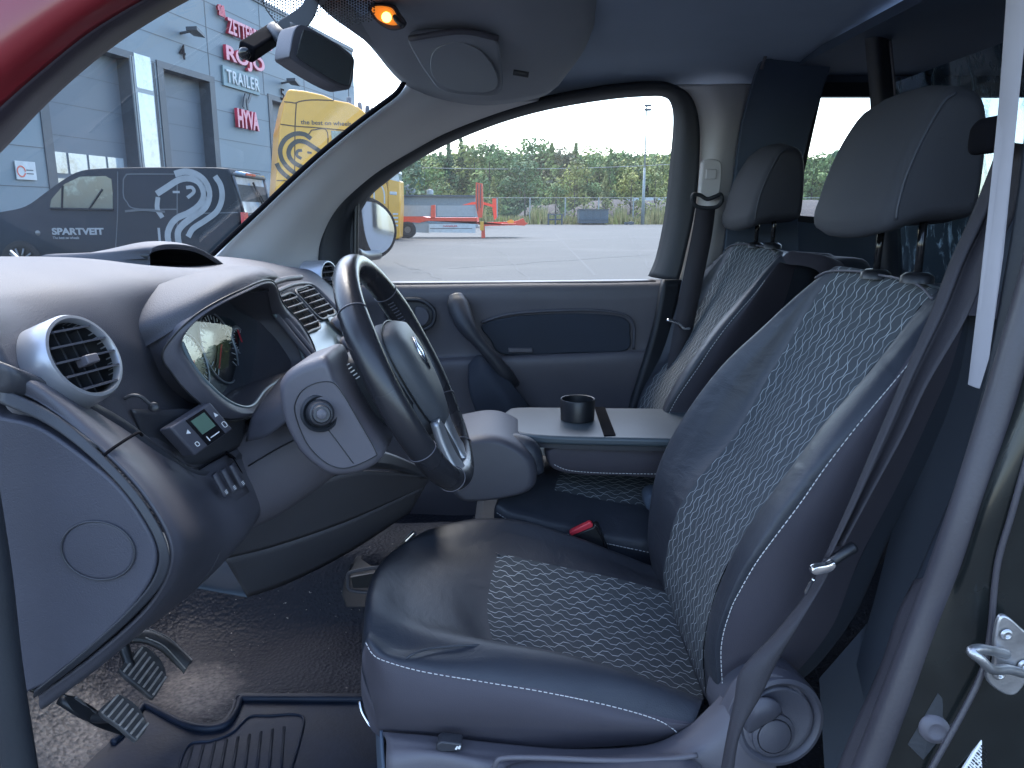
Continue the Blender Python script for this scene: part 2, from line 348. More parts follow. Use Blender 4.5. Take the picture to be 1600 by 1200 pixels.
# carpet with sand trodden in under the pedals
def floor_mat():
    m, t, b = nodes('rubber_floor'); N = t.nodes.new; Lk = t.links.new; tc = N('ShaderNodeTexCoord')
    vo = N('ShaderNodeTexVoronoi'); vo.inputs['Scale'].default_value = 130; Lk(tc.outputs['Object'], vo.inputs['Vector'])
    n = N('ShaderNodeTexNoise'); n.inputs['Scale'].default_value = 7; n.inputs['Detail'].default_value = 9; n.inputs['Roughness'].default_value = .7; Lk(tc.outputs['Object'], n.inputs['Vector'])
    n2 = N('ShaderNodeTexNoise'); n2.inputs['Scale'].default_value = 120; n2.inputs['Detail'].default_value = 5; Lk(tc.outputs['Object'], n2.inputs['Vector'])
    sp = N('ShaderNodeSeparateXYZ'); Lk(tc.outputs['Object'], sp.inputs[0])
    def blob(c, rad):
        d = N('ShaderNodeVectorMath'); d.operation = 'DISTANCE'; Lk(tc.outputs['Object'], d.inputs[0]); d.inputs[1].default_value = c
        r = N('ShaderNodeMapRange'); r.inputs[1].default_value = rad; r.inputs[2].default_value = 0; r.inputs[3].default_value = 0; r.inputs[4].default_value = .75; Lk(d.outputs['Value'], r.inputs[0]); return r.outputs[0]
    mxx = N('ShaderNodeMath'); mxx.operation = 'MAXIMUM'; Lk(blob(PZ(305, 1085, .25), .17), mxx.inputs[0]); Lk(blob(PZ(95, 1170, .25), .25), mxx.inputs[1])
    a1 = N('ShaderNodeMath'); a1.operation = 'ADD'; Lk(mxx.outputs[0], a1.inputs[0]); Lk(n.outputs[0], a1.inputs[1])
    r2 = N('ShaderNodeMapRange'); r2.inputs[1].default_value = .80; r2.inputs[2].default_value = 1.08; Lk(a1.outputs[0], r2.inputs[0])
    mm = N('ShaderNodeMath'); mm.operation = 'MULTIPLY'; Lk(r2.outputs[0], mm.inputs[0])
    rg = N('ShaderNodeMapRange'); rg.inputs[1].default_value = .3; rg.inputs[2].default_value = .6; rg.inputs[3].default_value = .35; Lk(n2.outputs[0], rg.inputs[0]); Lk(rg.outputs[0], mm.inputs[1])
    mx = N('ShaderNodeMix'); mx.data_type = 'RGBA'; mx.inputs[6].default_value = (.020, .023, .034, 1); mx.inputs[7].default_value = (.21, .185, .17, 1); Lk(mm.outputs[0], mx.inputs[0])
    sk = N('ShaderNodeMapRange'); sk.inputs[1].default_value = .70; sk.inputs[2].default_value = .74; Lk(n2.outputs[0], sk.inputs[0])
    m2 = N('ShaderNodeMix'); m2.data_type = 'RGBA'; m2.inputs[7].default_value = (.34, .31, .28, 1); Lk(mx.outputs[2], m2.inputs[6]); Lk(sk.outputs[0], m2.inputs[0])
    Lk(m2.outputs[2], b.inputs['Base Color']); b.inputs['Roughness'].default_value = .62; b.inputs['Specular IOR Level'].default_value = .25
    bp = N('ShaderNodeBump'); bp.inputs['Strength'].default_value = 1.0; bp.inputs['Distance'].default_value = .0022
    s = N('ShaderNodeMath'); s.operation = 'ADD'; Lk(vo.outputs['Distance'], s.inputs[0]); Lk(n2.outputs[0], s.inputs[1]); Lk(s.outputs[0], bp.inputs['Height']); Lk(bp.outputs[0], b.inputs['Normal'])
    return m
M_['floor'] = floor_mat()


# ================================================================== EXTERIOR
G = {}
G['asphalt'] = mat('asphalt', (.035, .0355, .0355), .85, bump=.4, bscale=60, var=.22, vscale=.5, c2=(.050, .050, .049), c2s=.22, c2t=.5, bdist=.01)
G['facade'] = mat('facade_panel', (.125, .165, .19), .55, bump=.1, bscale=4, var=.05, vscale=.5)
G['facade_dk'] = mat('door_panel_grey', (.078, .10, .125), .5, bump=.1, bscale=3, var=.06, vscale=.6)
G['frame'] = mat('door_frame_metal', (.045, .055, .068), .5)
G['alu'] = mat('aluminium_frame', (.17, .20, .22), .4, metal=.2)
G['wglass'] = mat('bright_window', (.30, .36, .40), .08, spec=.9, coat=1, c2=(.10, .13, .14), c2s=1.4, c2t=.52)
G['signred'] = mat('sign_red', (.42, .02, .05), .4)
G['pink'] = mat('sign_face', (.55, .22, .27), .45)
G['signwhite'] = mat('sign_white', (.42, .45, .46), .5)
G['signteal'] = mat('sign_board', (.13, .20, .22), .5)
G['navy'] = mat('van_dark_paint', (.011, .016, .022), .5, spec=.12, var=.15, vscale=1.5)
G['vglass'] = mat('van_window', (.035, .06, .065), .08, coat=.6, c2=(.16, .24, .23), c2s=2.2, c2t=.55)
G['vrear'] = mat('van_rear_window', (.22, .30, .38), .08, coat=.8, var=.2)
G['decal'] = mat('decal_white', (.19, .205, .22), .5)
G['tail'] = mat('tail_lamp', (.35, .015, .03), .25, coat=.5)
G['tyre'] = mat('tyre', (.012, .012, .013), .8)
G['rim'] = mat('wheel_rim', (.12, .125, .13), .4, metal=.5)
G['yellow'] = mat('truck_yellow', (.55, .27, .012), .4, coat=.3, var=.05)
G['ydk'] = mat('truck_seam', (.09, .045, .006), .5)
G['tdecal'] = mat('truck_decal', (.05, .045, .035), .5)
G['orange'] = mat('trailer_orange', (.55, .055, .02), .45, var=.08)
G['lgrey'] = mat('trailer_side_panel', (.27, .29, .30), .5, var=.06)
G['cont'] = mat('skip_blue', (.05, .072, .092), .55)
G['pole'] = mat('galvanised_pole', (.20, .22, .22), .5)
G['bark'] = mat('bark', (.06, .05, .04), .9)
G['dry'] = mat('dry_grass', (.32, .27, .12), .9, var=.3, vscale=2)
G['soil'] = mat('soil_mound', (.045, .037, .036), .95, bump=.5, bscale=3, var=.25, vscale=.5, bdist=.2)
G['shed'] = mat('shed_wall', (.14, .16, .17), .6)
def leafmat(name, c):
    m, t, b = nodes(name); N = t.nodes.new; Lk = t.links.new
    tc = N('ShaderNodeTexCoord'); n = N('ShaderNodeTexNoise'); n.inputs['Scale'].default_value = .45; n.inputs['Detail'].default_value = 6; Lk(tc.outputs['Object'], n.inputs['Vector'])
    r = N('ShaderNodeValToRGB'); r.color_ramp.elements[0].position = .35; r.color_ramp.elements[1].position = .68
    r.color_ramp.elements[0].color = (c[0]*.6, c[1]*.68, c[2]*.8, 1); r.color_ramp.elements[1].color = (c[0]*1.45, c[1]*1.35, c[2]*1.05, 1)
    Lk(n.outputs[0], r.inputs[0]); Lk(r.outputs[0], b.inputs['Base Color']); b.inputs['Roughness'].default_value = .7; b.inputs['Specular IOR Level'].default_value = .2
    return m
LEAF = [leafmat('leaf_dark', (.082, .130, .066)), leafmat('leaf_green', (.125, .180, .070)), leafmat('leaf_olive', (.19, .215, .075)), leafmat('leaf_brown', (.13, .12, .07)), leafmat('leaf_yellow', (.20, .21, .07))]
# ground
bm = MB(); g = 40
pts = [[Vector((-900+1800*i/g, -300+1800*j/g, 0)) for i in range(g+1)] for j in range(g+1)]
V, Fc = gridVF(pts); tag(mesh('ground', V, Fc, G['asphalt'], None, False), kind='structure')
# tar joint lines on the yard
def yardline(name, a, b, wd):
    s = (b-a).normalized().cross(Vector((0, 0, 1)))*wd/2
    o = mesh(name, [a-s, a+s, b+s, b-s], [(0, 1, 2, 3)], G_line, None, False); tag(o, kind='structure')
G_stain = mat('oil_stain', (.031, .034, .036), .92, spec=.1, var=.3, vscale=3)
G_line = mat('tar_joint', (.034, .036, .038), .8)
z4 = Vector((0, 0, .004))
yardline('road_joint', PZ(645, 400, 0)+z4, PZ(855, 356, 0)+z4, .10)
yardline('road_joint', PZ(864, 362, 0)+z4, PZ(930, 430, 0)+z4, .06)
for a_, b_, wd_ in (((600, 385), (1010, 372), .05), ((700, 420), (1020, 398), .05), ((760, 372), (830, 440), .05), ((980, 360), (1015, 420), .05), ((615, 410), (700, 440), .06)):
    pts_ = [PZ(a_[0]+(b_[0]-a_[0])*k/12, a_[1]+(b_[1]-a_[1])*k/12, 0)+z4+Vector((pnoise(Vector((k*.9, a_[0], 1)))*.35, pnoise(Vector((k*.9, a_[1], 5)))*.35, 0)) for k in range(13)]
    mbc = MB(); stroke(mbc, pts_, wd_, Vector((0, 0, 1)), 40, .001, wfn=lambda f: .4+.9*abs(pnoise(Vector((f*9, 1, 2))))); tag(mbc.build('road_crack', G_line), kind='structure')
# ---------------- warehouse
VPX = 1040.0
fd = Vector((VPX-800, math.cos(TH)*F+265*math.sin(TH), 0)).normalized()      # along the wall, away from us
fn = Vector((fd.y, -fd.x, 0))                                                 # out of the wall, towards us
f0 = P(230, 300, 22.0); f0.z = 0
UZ = Vector((0, 0, 1))
def FS(px, py):
    p = PL(px, py, f0, fn); return (p-f0).dot(fd), p.z
def FW(s, z, out=0): return f0+fd*s+UZ*z+fn*out
FM = Matrix((fd, fn, UZ)).transposed()
BH = FS(556, 84)[1]; SE = FS(556, 200)[0]; SB = FS(-60, 300)[0]
def fbox(mb, s0, s1, z0, z1, o0, o1): return mb.box(FW((s0+s1)/2, (z0+z1)/2, (o0+o1)/2), (s1-s0, abs(o1-o0), z1-z0), FM)
bld = thing('warehouse', FW((SB+SE)/2, 0), 'grey-blue panelled warehouse with tall lift doors behind the black van', 'building')
sx = lambda px, py=200: FS(px, py)[0]
zh = FS(285, 102)[1]
doors = [(sx(70, 200), sx(205, 75)), (sx(247, 100), sx(331, 124)), (sx(421, 165), sx(421, 165)+(sx(331, 124)-sx(247, 100))*1.15)]
zh = FS(331, 124)[1]
mb = MB()
cuts = [SB] + [v for d in doors for v in d] + [SE]
for i in range(0, len(cuts), 2): fbox(mb, cuts[i], cuts[i+1], 0, zh, 0, -.25)
fbox(mb, SB, SE, zh, BH, 0, -.25)
mb.build('wall', G['facade'], bld)
mb = MB(); fbox(mb, SB, SE, 0, BH-.02, -8, -12); mb.build('rear_wall', G['facade'], bld)
mb = MB(); fbox(mb, SB, SE, BH+.002, BH+.15, .05, -12); mb.build('roof', G['frame'], bld)
mb = MB(); fbox(mb, SE-.3, SE-.001, 0, BH, -.252, -12); mb.build('gable_wall', G['facade'], bld)
# panel joints
mb = MB()
jz = zh+.02
for k in range(8):
    z = zh + (BH-zh)*(.0 if k == 0 else k/4.0)
    if z < BH: fbox(mb, SB, SE, z-.012, z+.012, .002, .006)
for k in range(1, 6):
    z = zh*k/6.0
    for i in range(0, len(cuts), 2): fbox(mb, cuts[i], cuts[i+1], z-.009, z+.009, .002, .006)
for px, py in ((320, 20), (407, 60), (475, 130), (521, 150)): 
    s = sx(px, py); fbox(mb, s-.018, s+.018, zh if px != 320 else zh, BH, .002, .008)
mb.build('panel_joints', G['frame'], bld, )
for di, (a, b) in enumerate(doors):
    dm = MB(); fbox(dm, a+.18, b-.18, 0, zh-.1, -.35, -.42); d = dm.build('lift_door', G['facade_dk'], bld)
    mb = MB(); fbox(mb, a-.1, a+.18, 0, zh-.0, .03, -.5); fbox(mb, b-.18, b+.1, 0, zh, .03, -.5); fbox(mb, a-.1, b+.1, zh-.1, zh+.08, .035, -.5)
    mb.build('door_frame', G['frame'], bld)
    mb = MB()
    for k in range(1, 7): fbox(mb, a+.18, b-.18, zh*k/7-.006, zh*k/7+.006, -.345, -.349)
    mb.build('door_joints', G['frame'], d)
    if di == 0:
        zt = FS(120, 238)[1]
        for rw in range(2):
            for k in range(4):
                s0 = a+.3+(b-a-.6)*k/4; mb = MB(); z1 = zt-rw*.62
                fbox(mb, s0+.04, s0+(b-a-.6)/4-.04, z1-.5, z1, -.33, -.345); mb.build('window', G['wglass'], d)
# tall window strip between doors
mb = MB(); sa, sb = sx(208, 100), sx(233, 100); zt, zm = FS(205, 82)[1], FS(215, 141)[1]
fbox(mb, sa-.16, sb+.16, 0, zh-.02, .04, -.1); strip = mb.build('window_frame', G['alu'], bld)
for nm, z0, z1 in (('window', zm+.06, zt), ('window', .3, zm-.06)):
    mb = MB(); fbox(mb, sa, sb, z0, z1, .05, .03); mb.build(nm, G['wglass'], strip)
for s in (sa-.1, sb+.08, sb+.14):
    mb = MB(); fbox(mb, s-.012, s+.012, 0, zh-.03, .045, .055); mb.build('frame_rib', G['frame'], strip)
def wtext(name, st, px0, px1, pyt, pyb, m, th=.05, out=.06, bold=.01, parent=bld, space=1.0):
    s0 = FS(px0, pyb)[0]; s1 = FS(px1, pyb)[0]; z0, z1 = FS(px0, pyb)[1], FS(px0, pyt)[1]
    return text(name, st, FW(s0, z0, out), fd, UZ, s1-s0, z1-z0, m, parent, th, bold, space=space)
wtext('number_four', '4', 279, 288, 68, 91, M_['void'], .02, .05)
wtext('number_five', '5', 437, 443, 138, 156, M_['void'], .02, .05)
for px, py, lb in ((282, 52, 'dark wall lamp on the panel above the door marked 4, nearest lamp'), (440, 130, 'dark wall lamp on the panel above the far door, just above the yellow truck')):
    s, z = FS(px, py); t = thing('wall_lamp', FW(s, z), lb, 'lamp', 'lamps on the warehouse wall')
    mb = MB(); mb.bar(FW(s, z, 0), FW(s, z+.05, .35), .04); mb.build('arm', G['frame'], t, True)
    mb = MB(); mb.add([FW(s+x, z+.05+dz, o) for x, o, dz in ((-.1, .25, 0), (.35, .2, -.06), (.4, .55, -.12), (-.1, .6, 0), (-.1, .25, .1), (.35, .2, 0), (.4, .55, -.06), (-.1, .6, .1))], [(0, 1, 2, 3), (4, 5, 6, 7), (0, 1, 5, 4), (1, 2, 6, 5), (2, 3, 7, 6), (3, 0, 4, 7)])
    mb.build('lamp_head', G['frame'], t)
def sign(name, label, st, px0, px1, pyt, pyb, face, side, bold=.02, depth=.10, space=1.0):
    s0 = FS(px0, pyb)[0]; z0 = FS(px0, pyb)[1]
    t = thing(name, FW(s0, z0), label, 'sign', 'company signs on the warehouse')
    wtext('letters', st, px0, px1, pyt, pyb, side, depth, .10, bold, t, space)
    wtext('letter_faces', st, px0+.3, px1, pyt+.2, pyb-.2, face, .008, .10+depth/2+.002, bold-.012, t, space)
    return t
sign('company_sign', 'red block letter sign ZETTERBERGS, highest on the warehouse wall', 'ZETTERBERGS', 350, 418, 27, 52, G['pink'], G['signred'], .03)
sign('company_sign', 'large rounded pink letter sign ROJO above the trailer board', 'ROJO', 348, 407, 70, 100, G['pink'], G['signred'], .04)
t = sign('company_sign', 'pale TRAILER lettering on a teal board under ROJO', 'TRAILER', 350, 400, 108, 128, G['signwhite'], G['signwhite'], .02, .03, 1.15)
a, b = FS(347, 133), FS(402, 133); mb = MB(); fbox(mb, a[0], b[0], a[1], FS(347, 102)[1], .02, .075); mb.build('board', G['signteal'], t)
t = sign('company_sign', 'red and white HYVA letter sign, lowest on the warehouse wall', 'HYVA', 366, 399, 169, 199, G['pink'], G['signred'], .05)
mb = MB(); s, z = FS(381, 165); stroke(mb, [FW(s-.25, z-.1, .1), FW(s-.05, z+.35, .1), FW(s+.05, z+.1, .1), FW(s+.3, z+.4, .1)], .1, fn, 10, .04); stroke(mb, [FW(s, z+.2, .1), FW(s+.05, z-.4, .1)], .09, fn, 4, .04)
mb.build('emblem', G['frame'], t)
t = thing('slanted_logo', FW(*FS(334, 20)), 'small pink slanted hash logo, top left of the red signs', 'logo')
mb = MB()
for a, b in (((334, 12), (343, 16)), ((336, 20), (346, 25)), ((337, 7), (340, 22)), ((342, 9), (345, 27))):
    pa, pb = FS(*a), FS(*b); stroke(mb, [FW(*pa, .08), FW(*pb, .08)], .13, fn, 3, .06)
mb.build('logo_bars', G['signred'], t)
s0, z0 = FS(24, 280); s1, z1 = FS(52, 257)
t = thing('notice_board', FW(s0, z0), 'small white notice with a round mark beside the left lift door', 'sign')
mb = MB(); fbox(mb, s0, s1, z0, z1+.05, .03, .05); mb.build('panel', G['signwhite'], t)
mb = MB(); cc = FW(s0+(s1-s0)*.25, (z0+z1)/2, .052); rr = (z1-z0)*.32
stroke(mb, [cc+fd*math.cos(a*.6)*rr+UZ*math.sin(a*.6)*rr for a in range(11)], .035, fn, 24, .004)
mb.build('round_mark', G['tail'], t)
mb = MB()
for k in range(2): fbox(mb, s0+(s1-s0)*.5, s1-.08, z0+(z1-z0)*(.35+.22*k), z0+(z1-z0)*(.42+.22*k), .05, .054)
mb.build('text_lines', G['frame'], t)
# ---------------- black van
VY = 13.2
van = thing('parked_van', Vector((-6.6, 14.1, 0)), 'black panel van with a big white striped logo, parked before the warehouse', 'van')
top = [(-150, 372), (-110, 352), (-60, 340), (0, 331), (38, 322), (70, 300), (95, 282), (120, 268), (150, 263), (220, 261), (300, 261), (348, 262), (358, 268), (368, 300), (375, 345), (378, 400), (374, 428), (365, 434), (-100, 436), (-150, 410)]
prof = PP(top, VY)
o = pillow('body', prof, VY, VY+1.75, G['navy'], van, rnd=.09, n=90, k=4)
side = VY-.001
def vq(px, py, o=0): return P(px, py, VY)+Vector((0, -o, 0))
w1 = PP([(78, 324), (80, 312), (100, 288), (125, 276), (165, 275), (174, 280), (176, 300), (176, 326)], VY-.004)
prism('side_window', w1, Vector((0, .02, 0)), G['vglass'], van, 0)
mb = MB(); 
for a, b in (((98, 290), (97, 325)), ((140, 326), (160, 296)), ((78, 326), (178, 328))): mb.bar(vq(*a, .008), vq(*b, .008), .018, 6)
mb.build('window_frame', G['navy'], van)
mb = MB(); stroke(mb, [vq(193, 280, .002), vq(197, 274, .002), (vq(205, 272, .002)), vq(272, 272, .002)], .02, Vector((0, -1, 0)), 16, .002)
stroke(mb, [vq(193, 280, .002), vq(193, 305, .002), vq(198, 315, .002), vq(212, 326, .002), vq(276, 327, .002)], .02, Vector((0, -1, 0)), 20, .002)
stroke(mb, [vq(277, 265, .002), vq(277, 330, .002), vq(277, 400, .002)], .02, Vector((0, -1, 0)), 10, .002)
stroke(mb, [vq(184, 268, .002), vq(184, 330, .002), vq(180, 400, .002)], .014, Vector((0, -1, 0)), 10, .002)
stroke(mb, [vq(277, 334, .002), vq(372, 332, .002)], .02, Vector((0, -1, 0)), 6, .002)
mb.build('panel_seams', G['frame'], van)
mb = MB(); stroke(mb, [vq(196, 330, .002), (vq(225, 328, .002)), vq(258, 331, .002)], .035, Vector((0, -1, 0)), 12, .012); mb.build('door_handle', G['frame'], van)
nv_ = Vector((0, -1, 0)); mb = MB(); W = 9*VY/F
for pts_, ww in (([(336, 275), (345, 290), (347, 310), (339, 330), (320, 345), (302, 357), (294, 370)], 1), ([(273, 272), (290, 268), (308, 273), (322, 286), (327, 305), (320, 325), (300, 340), (285, 352), (278, 364), (280, 385)], 1.15),
                 ([(245, 303), (262, 292), (280, 281), (297, 279), (312, 286), (319, 304), (312, 320), (296, 332), (278, 340), (268, 350), (262, 366), (265, 385)], 1.1), ([(247, 308), (246, 326), (254, 340)], .85),
                 ([(291, 293), (300, 293), (303, 300), (293, 309)], .6), ([(270, 300), (281, 300)], .4), ([(248, 356), (250, 378)], .45)):
    c = [vq(a, b, .003) for a, b in pts_]; stroke(mb, c, W*ww*.92, nv_, 30, .002)
mb.build('striped_logo', G['decal'], van)
ux = Vector((1, 0, 0))
def vtext(nm, st, x0, x1, yt, yb, m, bold=.01):
    a = vq(x0, yb, .004); b = vq(x1, yb, .004); c = vq(x0, yt, .004); text(nm, st, a, ux, UZ, (b-a).length, c.z-a.z, m, van, .004, bold)
vtext('name_lettering', 'SPARTVEIT', 82, 163, 356, 367, G['decal'], .04); vtext('motto_lettering', 'The best on wheels', 83, 124, 369.5, 373.5, G['decal'])
mb = MB(); c = vq(35, 408); c.y -= .01
mb.lathe(c, nv_, [(.02, .0), (.24, .0), (.33, .03), (.345, -.02), (.345, -.2)], 40); whl = mb.build('wheel', G['tyre'], van, True)
mb = MB()
for k in range(10):
    a = k*math.pi/5; d = Vector((math.cos(a), 0, math.sin(a))); mb.bar(c+d*.03+nv_*.02, c+d*.22+nv_*.02, .018, 6)
mb.build('rim', G['rim'], whl, True)
mb = MB(); mb.lathe(vq(59, 364, 0), nv_, [(0.001, .01), (.035, .008), (.045, 0)], 16); mb.build('filler_cap', G['rim'], van, True)
# rear face
def rv(px, py): return PX(px, py, P(368, 300, VY).x+.03+(0.05 if py > 330 else 0))
XR = prof[12].x
def rq(f, py, o=.0):      # f = 0..1 across the rear, height from py seen at the near corner
    z = P(370, py, VY).z; t = max(0, min(1, (py-268)/77.0)); x = P(358+17*t, py, VY).x
    return Vector((x+.02+o, VY+.12+f*1.5, z))
mb = MB(); mb.add([rq(.0, 275), rq(1, 275), rq(1, 328), rq(.10, 334), rq(.03, 320)], [(0, 1, 2, 3, 4)]); mb.build('rear_window', G['vrear'], van, solid=.015)
mb = MB(); 
for f in (-.05, 1.03): mb.bar(rq(f, 274, .02), rq(f+(.09 if f < 0 else 0), 338, .02), .022, 6)
mb.bar(rq(-.05, 272, .03), rq(1.03, 272, .03), .03, 6); mb.bar(rq(.05, 337, .03), rq(1.03, 331, .03), .02, 6); mb.build('rear_window_frame', G['gl'] if 'gl' in G else G['frame'], van, True)
mb = MB(); mb.bar(rq(.52, 282, .05), rq(.72, 322, .05), .018, 6); mb.bar(rq(.56, 288, .06), rq(.85, 324, .05), .012, 6); mb.bar(rq(.72, 322, .05), rq(.86, 324, .05), .016, 6); mb.build('rear_wiper', G['tyre'], van)
mb = MB(); mb.box(rq(-.02, 345, .03)+Vector((0, 0, 0)), (.05, .22, .28)); mb.box(rq(-.02, 363, .03), (.05, .22, .10)); mb.build('tail_lamp', G['tail'], van)
mb = MB(); mb.box(rq(.45, 269.5, .05), (.05, .5, .04)); mb.build('brake_lamp', G['tail'], van)
mb = MB(); mb.bar(rq(.03, 269, .04), rq(.97, 269, .04), .03); mb.build('rear_spoiler', G['vrear'], van, True)
# ---------------- yellow truck, near
T0 = P(430, 300, 17.0); ta = R(20); td = Vector((math.cos(ta), math.sin(ta), 0)); tn = Vector((td.y, -td.x, 0))
trk = thing('yellow_truck', T0+td*1.5-tn*1.2-UZ*T0.z, 'yellow truck cab with dark striped logo and motto, beside the warehouse', 'truck', 'yellow trucks in the yard')
def tq(px, py, o=0): return PL(px, py, T0, tn)+tn*o
out = [tq(*q) for q in [(448, 142), (453, 139), (478, 142), (505, 148), (522, 156), (545, 160), (560, 167), (572, 176), (578, 230), (576, 300), (572, 415), (424, 415), (430, 300), (437, 195)]]
prism('cab', out, -tn*2.4, G['yellow'], trk, bevel=.05)
mb = MB()
for l in ([(444, 159), (455, 160), (462, 161), (470, 158), (490, 156), (522, 157)], [(463, 161), (461, 200), (460, 300)], [(438, 194), (460, 197), (500, 200), (560, 206)], [(485, 205), (490, 203), (511, 205), (511, 250)], [(432, 282), (448, 283), (458, 290)], [(486, 205), (478, 215)]):
    stroke(mb, [tq(*q, .003) for q in l], .025, tn, 14, .003)
mb.build('panel_seams', G['ydk'], trk)
mb = MB()
for l, ww in (([(486, 217), (476, 210), (461, 209), (446, 217), (438, 232), (440, 248), (450, 262), (466, 274), (480, 282)], 6), ([(506, 240), (490, 230), (477, 222), (464, 221), (454, 229), (451, 241), (458, 253), (474, 262), (486, 268)], 6), ([(472, 235), (465, 236), (464, 243), (471, 248)], 4), ([(432, 255), (438, 266), (450, 277), (470, 290)], 6), ([(480, 238), (487, 239)], 3)):
    stroke(mb, [tq(*q, .004) for q in l], ww*17/F*1.1, tn, 26, .004)
mb.build('striped_logo', G['tdecal'], trk)
a = tq(470, 194, .005); b = tq(549, 202, .005); c = tq(470, 187, .005)
text('motto_lettering', 'the best on wheels', a, td, UZ, (b-a).dot(td), c.z-a.z, G['tdecal'], trk, .006, .01)
mb = MB(); mb.prism([tq(*q, .01) for q in [(517, 204), (560, 207), (560, 232), (519, 226)]], tn*.01); mb.build('side_window', G['vglass'], trk)
mb = MB()
for px in (549, 566, 578, 586): mb.lathe(tq(px, 165+(px-549)*.45, -.3), Vector((0, 0, 1)), [(.001, .22), (.05, .2), (.06, .05), (.1, 0)], 12); mb.bar(tq(556, 166, -1), tq(555, 110, -1), .008)
mb.build('roof_horns', G['frame'], trk, True)
# ---------------- yellow truck, far (front towards the right)
FY = 36.0
tr2 = thing('yellow_truck', Vector((P(600, 370, FY).x-2, FY+1, 0)), 'second yellow truck with black windscreen band, seen past the mirror', 'truck', 'yellow trucks in the yard')
q2 = lambda px, py, dy=0: P(px, py, FY)+Vector((0, dy, 0))
prism('cab', [q2(*q) for q in [(540, 275), (590, 278), (603, 283), (606, 300), (605, 380), (540, 384)]], Vector((0, 2.4, 0)), G['yellow'], tr2, bevel=.05)
prism('front_panel', [q2(*q) for q in [(605, 278), (625, 282), (626, 320), (624, 372), (607, 378)]], Vector((0, 1.2, 0)), G['yellow'], tr2, bevel=.06)
prism('upper_cab', [q2(*q) for q in [(540, 250), (590, 251), (603, 256), (603, 282), (590, 277), (540, 274)]], Vector((0, 2.4, 0)), G['frame'], tr2, bevel=.04)
prism('windscreen', [q2(*q) for q in [(604, 266), (622, 269), (624, 284), (607, 280)]], Vector((0, 1.0, 0)), G['vrear'], tr2)
prism('sun_visor', [q2(*q, -.1) for q in [(598, 262), (622, 267), (623, 271), (598, 267)]], Vector((0, 1.2, 0)), G['signwhite'], tr2)
prism('headlight', [q2(*q, -.03) for q in [(609, 299), (620, 300), (620, 305), (609, 304)]], Vector((0, .1, 0)), G['signwhite'], tr2, bevel=.02)
mb = MB()
for k in range(4): mb.prism([q2(*q, -.03) for q in [(614, 333+k*6), (622, 333+k*6), (622, 335.5+k*6), (614, 335.5+k*6)]], Vector((0, .05, 0)))
mb.build('grille_bars', G['signwhite'], tr2)
mb = MB(); stroke(mb, [q2(*q, -.005) for q in [(585, 318), (585, 286), (594, 288), (600, 300), (601, 318)]], .06, nv_, 14, .004); mb.build('door_outline', G['signwhite'], tr2)
mb = MB()
for px, py in ((601, 255), (606, 256), (611, 258), (616, 260), (621, 262)): mb.lathe(q2(px, py, .3), UZ, [(.001, .15), (.09, .12), (.1, -.05), (.03, -.1), (.03, -.3)], 10)
mb.build('roof_lamps', G['frame'], tr2, True)
# ---------------- trailer
TY = Vector(PZ(755, 372, 0)).y
trl = thing('flat_trailer', Vector((P(720, 372, TY).x, TY+1, 0)), 'orange drawbar trailer with pale drop sides and a raised orange post', 'trailer')
q3 = lambda px, py, dy=0: P(px, py, TY)+Vector((0, dy, 0))
def tp(nm, pts, m, d=2.4, dy=0, par=None): return prism(nm, [q3(*q, dy) for q in pts], Vector((0, d, 0)), m, par or trl)
tp('chassis', [(618, 337), (660, 338), (668, 340), (745, 340), (745, 350), (780, 350), (806, 349), (806, 352), (765, 353), (752, 354), (745, 346), (668, 345), (655, 348), (618, 346)], G['orange'])
tp('drawbar', [(760, 347.5), (800, 347), (812, 344), (818, 341), (822, 348), (826, 349), (820, 353), (800, 352), (760, 351)], G['orange'], .5, .9)
tp('hose_reel', [(792, 346), (798, 343), (803, 345), (803, 350), (796, 352)], G['yellow'], .3, .8)
for a, b in ((626, 679), (683, 743)): tp('drop_side', [(a, 321), (b, 321), (b, 338), (a, 338)], G['lgrey'], .08, -.02)
tp('side_post', [(674, 321), (680, 320), (680, 340), (673, 340)], G['orange'], .3, -.1)
pm = tp('mast', [(743.5, 285), (754, 287), (755, 320), (753, 340), (747, 340), (743, 320)], G['orange'], .5, -.1)
mb = MB(); mb.bar(q3(746.5, 288, -.12), q3(746.5, 330, -.12), .02); mb.bar(q3(751, 288, -.12), q3(751, 325, -.12), .02); mb.build('mast_groove', G['frame'], pm)
tp('rear_arm', [(719, 320), (735, 315), (750, 314), (770, 319), (775, 322), (768, 323), (750, 318), (735, 319)], G['orange'], .2, 1.6)
tp('rear_post', [(768, 309), (774, 309), (775, 340), (771, 345), (768, 325)], G['orange'], .3, 1.7)
tp('support_leg', [(752, 350), (757, 350), (758, 372), (752, 372)], G['orange'], .15, .05)
tp('warning_box', [(750, 346), (756, 346), (756, 360), (750, 360)], G['yellow'], .3, -.08)
gb = tp('side_guard', [(670, 350), (743, 350), (743, 364), (670, 363)], G['signwhite'], .05, -.05)
mb = MB(); mb.prism([q3(*q, -.06) for q in [(672, 356.5), (738, 356.5), (738, 357.5), (672, 357.5)]], Vector((0, .02, 0))); mb.build('guard_gap', G['frame'], gb)
a = q3(693, 354.5, -.06); b = q3(715, 354.5, -.06); c = q3(693, 352, -.06); text('guard_lettering', 'HANGLER', a, ux, UZ, (b-a).length, c.z-a.z, G['signred'], gb, .01, .02)
tp('toolbox', [(646, 349), (670, 349), (670, 364), (646, 363)], G['lgrey'], .5, .1)
